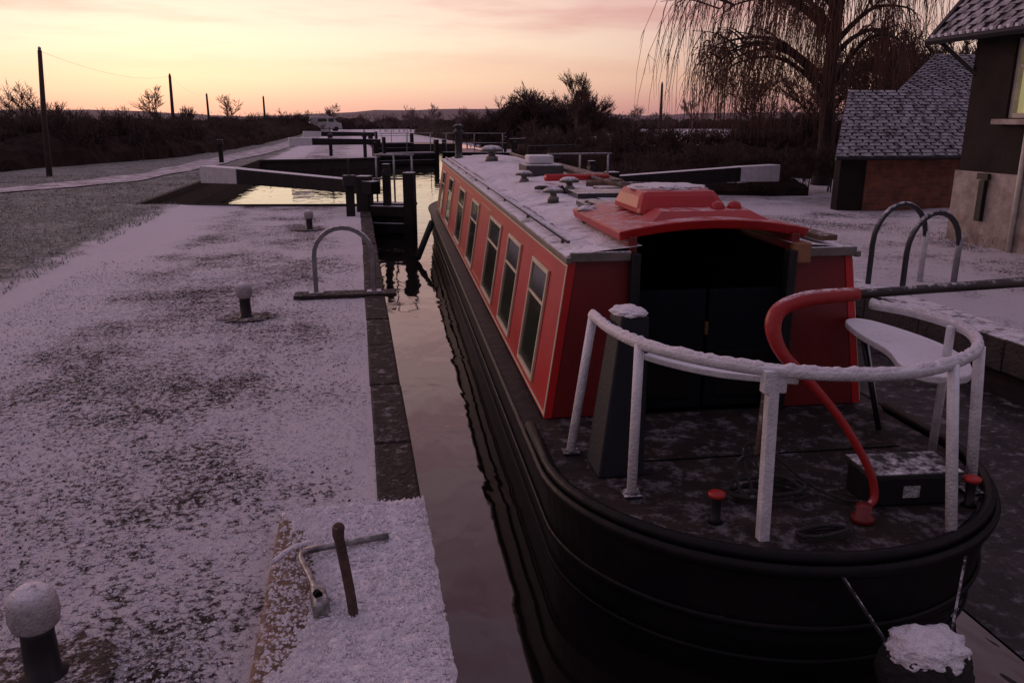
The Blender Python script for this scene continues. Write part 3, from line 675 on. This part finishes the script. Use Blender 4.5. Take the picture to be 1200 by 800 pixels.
p=L(2.20,2.80,0)
MB().box((p.x,p.y,.225),(.38,.20,.13),-.05).obj('black_box',m_black,boat,bevel=.01)
MB().box((p.x,p.y+.0,.30),(.40,.22,.018),-.05).obj('box_lid',M('lid',(.03,.03,.033),rough=.5,frost=.45,fscale=8),boat,bevel=.005)
MB().box((p.x-.02,p.y-.103,.225),(.07,.006,.05),-.05).obj('box_label',M('label',(.5,.5,.5),(.08,.08,.1),scale=60,rough=.6,bump=0),boat)
m_cap=M('dolly_cap_red',(.45,.02,.015),rough=.4,bump=.05)
for (x,y) in ((1.33,2.72),(2.42,2.66)):
    p=L(x,y,.16); MB().lathe([(.032,0),(.019,.015),(.019,.10),(.021,.11)],(p.x,p.y,.16)).obj('mooring_dolly_stem',m_black,boat,smooth=True)
    MB().lathe([(.021,.108),(.034,.112),(.034,.126),(.02,.131)],(p.x,p.y,.16)).obj('mooring_dolly_cap',m_cap,boat,smooth=True)
P=[]
for i in range(50):
    a=i*.45; P.append(L(1.64+.15*math.cos(a)*(1+.2*math.sin(i*.7)),2.88+.09*math.sin(a)*(1+.25*math.cos(i*.9)),.172+.0009*i+.01*math.sin(i*.31)))
MB().tube(P,.008,6).obj('deck_rope',m_rope,boat,smooth=True)
for k in range(3):
    P=catmull([L(1.50+.06*k,2.85,.18),L(1.56+.05*k,3.02+.05*k,.27+.03*k),L(1.70,3.0+.05*k,.30+.02*k),L(1.83,2.93,.2),L(1.92,2.78,.175),L(2.02,2.74,.175)],8)
    MB().tube(P,.007,6).obj('cable',m_rope,boat,smooth=True)
P=[]
for i in range(45):
    a=i*.42; P.append(L(1.66+.11*math.cos(a)*(1+.12*math.sin(i*.5)),2.50+.04*math.sin(a)*(1+.2*math.cos(i*.8)),.176+.0008*i))
MB().tube(P,.007,6).obj('rope_loop',m_rope,boat,smooth=True)
f=L(1.87,2.13,-.16)
lump(f,.16,.14,.14,'stern_fender',M('rope_fender',(.02,.018,.018),rough=.95,bump=1,bscale=60),boat,1,.08,5)
lump((f.x,f.y,-.075),.135,.115,.07,'fender_snow',m_snow,boat,5,.2,2.5)
for dx in (-.16,.16):
    MB().tube([(f.x+dx*.6,f.y+.02,-.12),(f.x+dx*1.6,f.y+.2,.15)],.007,5).obj('fender_chain',m_blackf,boat)
MB().tube([(-1.06,9.2,.1),(-1.32,8.7,-.4)],.05,8).obj('hanging_fender',m_rope,boat,smooth=True)

# ------------------------------------------------------------ buildings
def tiled_slope(a,b_,c,d_,mat,name,parent,course=.16,th=.02):
    a,b_,c,d_=map(Vector,(a,b_,c,d_)); n=max(2,int((d_-a).length/course)); nr=(b_-a).cross(d_-a).normalized()
    if nr.z<0: nr=-nr
    mb=MB()
    for i in range(n):
        t0,t1=i/n,(i+1)/n
        p0,p1=a.lerp(d_,t0),b_.lerp(c,t0); q0,q1=a.lerp(d_,min(1,t1+.012)),b_.lerp(c,min(1,t1+.012))
        cols=max(1,int((p1-p0).length/.26)); off=(i%2)*.5
        for k in range(-1,cols+1):
            s0=max(0,(k+off)/cols); s1=min(1,(k+1+off)/cols-.012)
            if s1<=s0: continue
            l=R.uniform(-.006,.006)
            A=p0.lerp(p1,s0)+nr*(th+l); B=p0.lerp(p1,s1)+nr*(th+R.uniform(-.004,.006)); C=q0.lerp(q1,s1)+nr*.003; D=q0.lerp(q1,s0)+nr*.003
            mb.add([A,B,C,D,A-nr*(th+.01),B-nr*(th+.01)],[(0,1,2,3),(4,5,1,0)])
    mb.add([a-nr*.02,b_-nr*.02,c-nr*.02,d_-nr*.02],[(0,1,2,3)])
    return mb.obj(name,mat,parent)
ct=empty('lock_cottage')
X0,Y1=8.5,10.5; Y0=3.0; X1=13.5; EZ=2.95
wy0,wy1,wz0,wz1=8.75,9.78,1.72,2.72
def wp(y0,y1,z0,z1,mat,nm,x0=X0): MB().box((x0+.15,(y0+y1)/2,(z0+z1)/2),(.3,y1-y0,z1-z0)).obj(nm,mat,ct)
wp(Y0,Y1,1.0,wz0,m_render,'wall_lower'); wp(Y0,wy0,wz0,wz1,m_render,'wall_pier'); wp(wy1,Y1,wz0,wz1,m_render,'wall_corner'); wp(Y0,Y1,wz1,EZ,m_render,'wall_head')
wp(Y0,Y1+.03,-.3,1.0,m_wash,'whitewashed_plinth',X0-.04)
MB().box(((X0+X1)/2+.15,Y1-.14,1.3),(X1-X0-.32,.28,3.3)).obj('gable_wall',m_render,ct)
MB().hexa([(X0,Y1-.28,EZ),(X1,Y1-.28,EZ),((X0+X1)/2,Y1-.28,EZ+3.1)],[(X0,Y1-.01,EZ),(X1,Y1-.01,EZ),((X0+X1)/2,Y1-.01,EZ+3.1)]).obj('gable',m_render,ct)
MB().box((X1,(Y0+Y1)/2,1.3),(.28,Y1-Y0-.6,3.3)).obj('back_wall',m_render,ct)
m_wf=M('window_frame_white',(.55,.52,.46),rough=.6,bump=0)
mb=MB(); 
for (y0,y1,z0,z1) in [(wy0,wy1,wz0,wz0+.06),(wy0,wy1,wz1-.06,wz1),(wy0,wy0+.06,wz0+.06,wz1-.06),(wy1-.06,wy1,wz0+.06,wz1-.06),((wy0+wy1)/2-.03,(wy0+wy1)/2+.03,wz0+.06,wz1-.06)]:
    mb.box((X0+.08,(y0+y1)/2,(z0+z1)/2),(.07,y1-y0,z1-z0))
mb.box((X0+.08,(wy0+wy1)/2,2.37),(.06,wy1-wy0-.14,.04))
mb.obj('window_frame',m_wf,ct)
MB().box((X0+.13,(wy0+wy1)/2,(wz0+wz1)/2),(.02,wy1-wy0-.02,wz1-wz0-.02)).obj('lit_window_pane',M('lit_pane',(.3,.28,.15),(.1,.1,.06),scale=3,rough=.3,bump=0,emit=((.62,.52,.24),.42)),ct)
MB().box((X0-.05,(wy0+wy1)/2,wz0-.05),(.16,wy1-wy0+.2,.07)).obj('window_sill',m_wash,ct,bevel=.01)
ex,ez=X0-.40,EZ-.14; rx,rz=(X0+X1)/2,EZ+3.3; yv=Y1+.45
tiled_slope((ex,yv,ez),(ex,Y0-.3,ez),(rx,Y0-.3,rz),(rx,yv,rz),m_tile,'roof_canal_side',ct,.13)
tiled_slope((X1+.4,Y0-.3,ez),(X1+.4,yv,ez),(rx,yv,rz),(rx,Y0-.3,rz),m_tile,'roof_back',ct)
MB().tube([(ex-.03,Y0-.3,ez-.05),(ex-.03,yv,ez-.05)],.05,6).obj('gutter',m_black,ct)
mb=MB(); y=Y0
while y<yv: mb.box((ex-.035,y,ez+.015),(.05,.05,.04)); y+=.14
mb.obj('frosted_tile_ends',m_snow,ct)
MB().tube([(ex,yv-.02,ez-.02),(rx,yv-.02,rz-.02)],.06,4).obj('bargeboard',m_black,ct)
MB().tube([(ex+.1,yv-.06,ez-.03),(X0+.02,Y1-.05,EZ-.65)],.04,4).obj('eaves_bracket',m_black,ct)
MB().tube([(X0-.08,9.28,-.1),(X0-.08,9.28,1.65)],.035,8).obj('downpipe',m_wf,ct,smooth=True)
mb=MB(); mb.box((X0-.08,9.9,.62),(.06,.10,.55)); mb.box((X0-.09,9.9,.95),(.05,.2,.08)); mb.obj('wall_bracket',m_black,ct)

ob=empty('brick_outbuilding')
bx0,bx1,by,bz=9.35,13.0,14.4,1.02
MB().box(((bx0+.30+bx1)/2,by+.12,.4),(bx1-bx0-.30,.24,1.3)).obj('front_wall',m_outbrick,ob)
MB().box((bx0+.02,by+.13,.4),(.54,.2,1.28)).obj('timber_door_bay',m_render,ob)
RY=by+1.4; RZ_=2.28; rlx=bx0+.72
MB().hexa([(bx0-.24,by+.24,-.3),(bx0-.04,by+.24,-.3),(bx0+1.72,by+2.75,-.3),(bx0+1.52,by+2.75,-.3)],[(bx0-.24,by+.24,1.0),(bx0-.04,by+.24,1.0),(bx0+1.72,by+2.75,1.0),(bx0+1.52,by+2.75,1.0)]).obj('end_wall',m_render,ob)
MB().hexa([(bx0-.2,by+.24,1.0),(bx0+1.55,by+2.7,1.0),(rlx-.02,RY,RZ_-.08)],[(bx0-.0,by+.24,1.0),(bx0+1.75,by+2.7,1.0),(rlx+.15,RY,RZ_-.08)]).obj('gable_infill',m_render,ob)
tiled_slope((bx0-.55,by-.25,bz),(bx1,by-.25,bz),(bx1,RY,RZ_),(rlx-.1,RY,RZ_),m_tile,'roof_front',ob,.11)
tiled_slope((bx1,by+3.0,bz),(bx0+1.6,by+3.0,bz),(rlx-.1,RY,RZ_),(bx1,RY,RZ_),m_tile,'roof_rear',ob,.2)
tiled_slope((bx0+1.75,by+1.5,2.22),(bx1+3,by+1.5,2.22),(bx1+4,by+3.2,3.15),(bx0+3.85,by+3.2,3.15),m_tile,'wing_roof',ob,.12)
MB().box((bx0+5.4,by+3.0,.9),(4.6,2.2,2.3)).obj('wing_walls',m_render,ob)
MB().tube([(bx0-.55,by-.27,bz-.03),(bx1,by-.27,bz-.03)],.035,6).obj('gutter',m_black,ob)

# ------------------------------------------------------------ poles and wires
def upole(x,y,h,r=.10,lean=0):
    e=empty('utility_pole',(x,y,0)); MB().tube([(0,0,-1),(lean*.5,0,h*.5),(lean,0,h)],[r*1.2,r,r*.75],8).obj('pole',m_pole,e,smooth=True)
    MB().lathe([(.04,0),(.05,.06),(.02,.1)],(lean,0,h),8).obj('insulator',m_grey,e)
upole(-9.1,26.8,3.62,.075,.28)
upole(-9.6,47.6,3.95,.09,.1)
upole(-13,80,3.9,.11); upole(-8.5,84,3.8,.11)
upole(14.3,38,3.3,.07)
def wire(a,b_,sag=.8):
    P=[Vector(a).lerp(Vector(b_),t/14)-Vector((0,0,sag*4*(t/14)*(1-t/14))) for t in range(15)]; MB().tube(P,.0035,3).obj('overhead_wire',m_black)
wire((-8.82,26.8,3.6),(-9.5,47.6,3.9),.35); wire((-9.5,47.6,3.9),(-13,80,3.9),.4)

# ------------------------------------------------------------ vegetation
def hedge(name,P,h,wd,n,rr,core=.55,twigw=.012,mat=None,spread=.6):
    P=[Vector((*p,0)) for p in P]; e=empty(name)
    segs=[(P[i],P[i+1]) for i in range(len(P)-1)]; Ls=[(b_-a).length for a,b_ in segs]; T=sum(Ls)
    def at(t):
        d=t*T
        for (a,b_),l in zip(segs,Ls):
            if d<=l: return a.lerp(b_,d/l),(b_-a).normalized()
            d-=l
        return P[-1],(P[-1]-P[-2]).normalized()
    mb=MB(); ns=max(20,int(T/.5)); vs=[];fs=[]; K=9
    for i in range(ns+1):
        p,t=at(i/ns); nn=Vector((-t.y,t.x,0))
        hh=h*core*(1+.35*noise.noise(Vector((p.x*.5,p.y*.5,2)))+.15*noise.noise(Vector((p.x*2,p.y*2,2))))
        for k in range(K):
            a=math.pi*k/(K-1); q=p+nn*math.cos(a)*wd*.45*(1+.25*noise.noise(Vector((p.x,p.y,k)))); vs.append((q.x,q.y,-.1+max(0,math.sin(a))**.6*hh*(1+.2*noise.noise(Vector((i*.9,k*.9,5))))))
    for i in range(ns):
        for k in range(K-1): a=i*K+k; fs.append((a,a+1,a+K+1,a+K))
    mb.add(vs,fs).obj('core',m_hedgecore,e)  # dark inner volume added to block light low in the twigs
    mb=MB()
    for i in range(n):
        t=rr.random(); p,tt=at(t); nn=Vector((-tt.y,tt.x,0)); p=p+nn*rr.uniform(-.5,.5)*wd
        loc=1+.45*noise.noise(Vector((p.x*.4,p.y*.4,2)))+.2*noise.noise(Vector((p.x*1.7,p.y*1.7,2)))
        z0=rr.random()**.8*h*loc*.75; base=p+Vector((0,0,z0)); L_=h*loc*rr.uniform(.08,.30)
        dr=Vector((rr.gauss(0,spread),rr.gauss(0,spread),.8)).normalized()
        mid=base+dr*L_*.5; dr2=(dr+Vector((rr.gauss(0,.35),rr.gauss(0,.35),.1))).normalized(); tip=mid+dr2*L_*.5
        sd=Vector((rr.uniform(-1,1),rr.uniform(-1,1),0)).normalized()*twigw*rr.uniform(.5,1.2)
        mb.add([base-sd,base+sd,mid+sd*.6,mid-sd*.6,tip],[(0,1,2,3),(3,2,4)])
        for k in range(4):
            s=base.lerp(tip,rr.uniform(.2,.8)); d3=(dr+Vector((rr.gauss(0,.8),rr.gauss(0,.8),rr.gauss(0,.4)))).normalized(); q=s+d3*L_*rr.uniform(.2,.6)
            mb.add([s-sd*.5,s+sd*.5,q],[(0,1,2)])
    mb.obj('twigs',mat or m_twig,e)
    return e
def tree_mesh(h,seed,spread=.6,depth=5,r0=None,minr=.008,kids=(3,4),lean=0,trunk=.34):
    rr=random.Random(seed); mb=MB()
    def br(p,d,l,r,lv):
        n=4; P=[p]; Rs=[r]; q=p; dd=d
        for i in range(n):
            dd=(dd+Vector((rr.gauss(0,.12),rr.gauss(0,.12),.05 if lv<depth else 0))).normalized(); q=q+dd*l/n; P.append(q); Rs.append(max(minr*.6,r*(1-.45*(i+1)/n)))
        mb.tube(P,Rs,6 if lv<2 else 3,cap=False)
        if lv>=depth: return
        for k in range(rr.randint(*kids)):
            t=rr.uniform(.35,1); i=min(n-1,int(t*n)); s=P[i].lerp(P[i+1],t*n-i)
            a=Vector((rr.gauss(0,1),rr.gauss(0,1),rr.gauss(0,.35))).normalized()
            nd=(dd+a*spread*rr.uniform(.7,1.3)).normalized(); br(s,nd,l*rr.uniform(.55,.78),max(minr,Rs[i]*rr.uniform(.5,.65)),lv+1)
        br(P[-1],dd,l*.65,max(minr,Rs[-1]*.9),lv+1)
    br(Vector((0,0,0)),Vector((lean,0,1)).normalized(),h*trunk,r0 or h*.02,0)
    zm=max(v[2] for v in mb.v); k=h/zm; mb.v=[(v[0]*k,v[1]*k,v[2]*k) for v in mb.v]
    return mb
def bare_tree(name,x,y,h,seed,mat=None,**k):
    e=empty(name,(x,y,-.05)); tree_mesh(h,seed,**k).obj('branches',mat or m_twig,e); return e
bush=[]
for i in range(6):
    o=tree_mesh(1.0,300+i,spread=.9,depth=4,r0=.010,minr=.0030,kids=(3,4),trunk=.26); me=bpy.data.meshes.new('bush_branches'); me.from_pydata(o.v,[],o.f); me.materials.append(m_twig); bush.append(me)
m_twig2=M('bramble_twigs',(.11,.058,.044),(.06,.036,.03),scale=2,rough=.9,bump=0)
m_dtw=M('hazed_distant_twigs',(.15,.10,.10),(.11,.075,.075),scale=.3,rough=1,bump=0)  # lighter twig tone, distance haze painted into the colour
def variant(mt):
    o=[]
    for me in bush:
        k=me.copy(); k.materials.clear(); k.materials.append(mt); o.append(k)
    return o
bush2=variant(m_twig2); bush3=variant(m_dtw)
def thicket(name,pts,n,h,seed,wd=1.5,var=(.65,1.1),ms=None):
    rr=random.Random(seed); e=empty(name)
    for i in range(n):
        j=rr.randint(0,len(pts)-2); t=rr.random(); a,b_=pts[j],pts[j+1]
        x=a[0]+(b_[0]-a[0])*t+rr.gauss(0,wd*.4); y=a[1]+(b_[1]-a[1])*t+rr.gauss(0,wd*.4)
        hh=(a[2]+(b_[2]-a[2])*t)*h*rr.uniform(*var)
        o=bpy.data.objects.new('bush',rr.choice(ms or (bush+(bush2 if rr.random()<.4 else [])))); scene.collection.objects.link(o); o.parent=e
        o.location=(x,y,-.05); s=hh; o.scale=(s*rr.uniform(.8,1.2),s*rr.uniform(.8,1.2),s); o.rotation_euler=(rr.gauss(0,.1),rr.gauss(0,.1),rr.uniform(0,6.28))
    return e
rv=random.Random(5)
hedge('hedge',[(-40,14),(-24,20),(-15,27),(-11,33),(-8.5,42),(-7.5,60),(-7,95)],1.7,2.4,12000,rv,.60,.010)
thicket('hedgerow_bushes',[(-26,20,1),(-15,28,1),(-11,34,1),(-8.5,44,.95),(-8,65,.9)],170,1.95,3,1.8,(.6,1.15))
hedge('hedge',[(-60,40),(-35,46),(-20,56),(-12,75),(-6,110)],2.2,4,6000,rv,.6,.02)
thicket('hedgerow_bushes',[(-50,45,1),(-34,48,1),(-20,58,1.0),(-12,76,1.0),(-6,105,1.0)],110,2.45,4,3,(.5,1.25))
hedge('hedge',[(5.9,29.5),(9,26),(13.5,23.5),(20,22)],1.3,1.6,5000,rv,.72,.009)
thicket('hedgerow_bushes',[(6.3,29.5,1),(9,26.5,1),(13.5,24,1.05),(20,22,1.1)],70,1.6,6,1.2)
hedge('hedge',[(9,34),(10,48),(9,70),(8,100)],1.5,2.6,4200,rv,.6,.014)
hedge('scrub_core',[(8.6,52),(11,50),(15,52)],2.0,3.5,3500,rv,.6,.014)
thicket('scrub_thicket',[(7.4,54,.5),(9.2,51,.8),(11.2,50,1.05),(12.8,49,.95),(15,48,.55),(18,48,.42)],135,3.6,9,2.2,(.5,1.08))
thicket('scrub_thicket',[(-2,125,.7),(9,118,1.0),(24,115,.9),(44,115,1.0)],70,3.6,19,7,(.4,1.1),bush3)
hedge('scrub_core',[(13,28),(17,26),(26,26)],1.7,3,3500,rv,.6,.012)
thicket('scrub_thicket',[(12.5,28.5,.7),(16,26,.95),(24,25,1.15)],60,2.4,12,2)
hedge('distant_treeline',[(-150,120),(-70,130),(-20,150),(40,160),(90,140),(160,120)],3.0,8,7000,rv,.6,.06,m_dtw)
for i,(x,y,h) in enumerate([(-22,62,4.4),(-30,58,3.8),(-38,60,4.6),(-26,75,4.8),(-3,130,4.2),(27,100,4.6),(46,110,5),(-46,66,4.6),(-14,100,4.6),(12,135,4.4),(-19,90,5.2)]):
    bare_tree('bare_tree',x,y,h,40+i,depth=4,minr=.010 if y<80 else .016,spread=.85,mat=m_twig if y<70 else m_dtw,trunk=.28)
bare_tree('bare_tree',10.9,41,4.2,77,m_twig2,depth=5,minr=.008,r0=.07,spread=.55,trunk=.3)
m_tm=M('twig_mauve',(.11,.065,.058),(.07,.045,.04),rough=.9,bump=0)
for i,(x,y,h) in enumerate([(16.4,24,4.6),(18.5,27,5.2),(21,26,5.6),(14.6,29,3.6),(18.4,22.5,4.8),(16.0,27,4.4)]):
    bare_tree('bare_tree',x,y,h,90+i,m_tm,depth=5,minr=.008,kids=(3,4),spread=.8,trunk=.26)

def willow(x,y):
    rr=random.Random(21); e=empty('weeping_willow_tree',(x,y,0)); mb=MB(); tw=MB()
    tr=catmull([(0,0,-.3),(.05,0,1.2),(-.05,0,2.6),(.02,.05,4.2),(.12,0,6.2),(.1,.1,8.5)],5); n=len(tr)
    mb.tube(tr,[.24*(1-.60*(i/(n-1))**1.0)+.06*max(0,1-i/4) for i in range(n)],10)
    limbs=[]
    for k in range(34):
        z=rr.uniform(2.2,7.5) if k>3 else rr.uniform(1.9,2.6); a=rr.uniform(0,6.28) if k>16 else math.pi+rr.uniform(-.85,.85)
        l=rr.uniform(2.0,4.4)*(1.0 if k<=16 else .68); d=Vector((math.cos(a),math.sin(a),0))
        p=Vector((.03,0,z)); P=[p,p+d*l*.3+Vector((0,0,l*.28)),p+d*l*.65+Vector((rr.gauss(0,.1),rr.gauss(0,.1),l*.42)),p+d*l+Vector((0,0,l*.36)),p+d*l*1.18+Vector((0,0,l*.18))]
        C=catmull(P,5); mb.tube(C,[max(.010,.085*(1-i/len(C))**1.1) for i in range(len(C))],5,cap=False); limbs.append((C,d))
        for s in range(4):
            i=rr.randint(5,len(C)-3); d2=(d+Vector((rr.gauss(0,.7),rr.gauss(0,.7),.35))).normalized(); l2=rr.uniform(.6,1.5)
            Q=catmull([C[i],C[i]+d2*l2*.5+Vector((0,0,.12)),C[i]+d2*l2],4); mb.tube(Q,[max(.008,.03*(1-j/len(Q))) for j in range(len(Q))],4,cap=False); limbs.append((Q,d2))
    for C,d in limbs:
        m_=len(C)
        for s in range(15 if m_>12 else 9):
            i=int(rr.uniform(.3,1)*(m_-1)); p=C[i]; l=min(rr.uniform(.8,2.6)+(rr.random()<.45)*rr.uniform(.5,2.4),max(.5,p.z-1.1)); dr=(d+Vector((rr.gauss(0,.6),rr.gauss(0,.6),0)))*rr.uniform(.05,.22)
            Q=[p]
            for t in (.12,.3,.5,.75,1): Q.append(p+dr*(1-(1-t)**2)*l+Vector((rr.gauss(0,.04),rr.gauss(0,.04),.10*math.sin(min(1,t*3)*1.57)-l*t**1.25)))
            tw.tube(Q,[.009,.008,.008,.007,.006,.003],3,cap=False)
            for u in range(3):
                j=rr.randint(1,4); b0=Q[j]; b1=b0+Vector((rr.gauss(0,.11),rr.gauss(0,.11),-rr.uniform(.15,.5))); tw.tube([b0,(b0+b1)/2+Vector((rr.gauss(0,.03),0,.03)),b1],[.006,.005,.003],3,cap=False)
    mb.obj('trunk_and_limbs',m_bark,e,smooth=True); tw.obj('weeping_twigs',m_twigo,e)
willow(12.2,20.2)
hedge('bramble_scrub',[(6.7,12.3),(8.0,11.3),(8.2,9.3)],.22,.6,1800,rv,.2,.003,m_twig2,spread=1)
hedge('bramble_scrub',[(6.2,19),(8.5,18.4),(10.5,18.5)],.7,1.3,3000,rv,.6,.006,m_twig2)
thicket('bramble_scrub',[(5.8,20,1),(9,19.5,1.2),(12,18.5,1.2)],50,1.0,31,1)

mb=MB(); vs=[];fs=[]; n=90
for i in range(n+1):
    x=-700+1400*i/n; h=7+5*noise.noise(Vector((x*.006,0,0)))+2.5*noise.noise(Vector((x*.03,0,3)))
    for (yy,k) in ((500,-.05),(560,.6),(640,1.0),(800,1.05)): vs.append((x,yy,h*k+(0 if k>0 else -1)))
for i in range(n):
    for k in range(3): a=i*4+k; fs.append((a,a+4,a+5,a+1))
mb.add(vs,fs).obj('hills',M('hazed_distant_hill',(.22,.155,.165),(.18,.13,.14),scale=.02,rough=1,bump=0),smooth=True)  # atmospheric haze mixed straight into the hill colour
def van(x,y,rot,name):
    e=empty(name,(x,y,0),rot); side=[(-2.3,.35),(-2.3,1.9),(-2.1,2.1),(1.0,2.1),(1.6,1.35),(2.3,1.15),(2.4,.35)]
    MB().hexa([(a,-.9,z) for a,z in side],[(a,.9,z) for a,z in side]).obj('body',M('van_paint',(.42,.4,.42),rough=.4,frost=.6,bump=0),e,bevel=.05)
    MB().add([(1.08,-.8,2.0),(1.08,.8,2.0),(1.62,.8,1.42),(1.62,-.8,1.42)],[(0,1,2,3)]).obj('windscreen',m_glass,e,loc=(.03,0,.03))
    mb=MB(); mb.box((.8,-.905,1.6),(.8,.01,.5)); mb.box((-.5,-.905,1.6),(1.3,.01,.45)); mb.obj('side_windows',m_glass,e)
    mb=MB()
    for xx in (-1.4,1.5):
        for yy in (-.85,.85): mb.tube([(xx,yy-.1,.34),(xx,yy+.1,.34)],.34,14)
    mb.obj('wheels',m_black,e)
van(-4.4,128,.2,'parked_van')
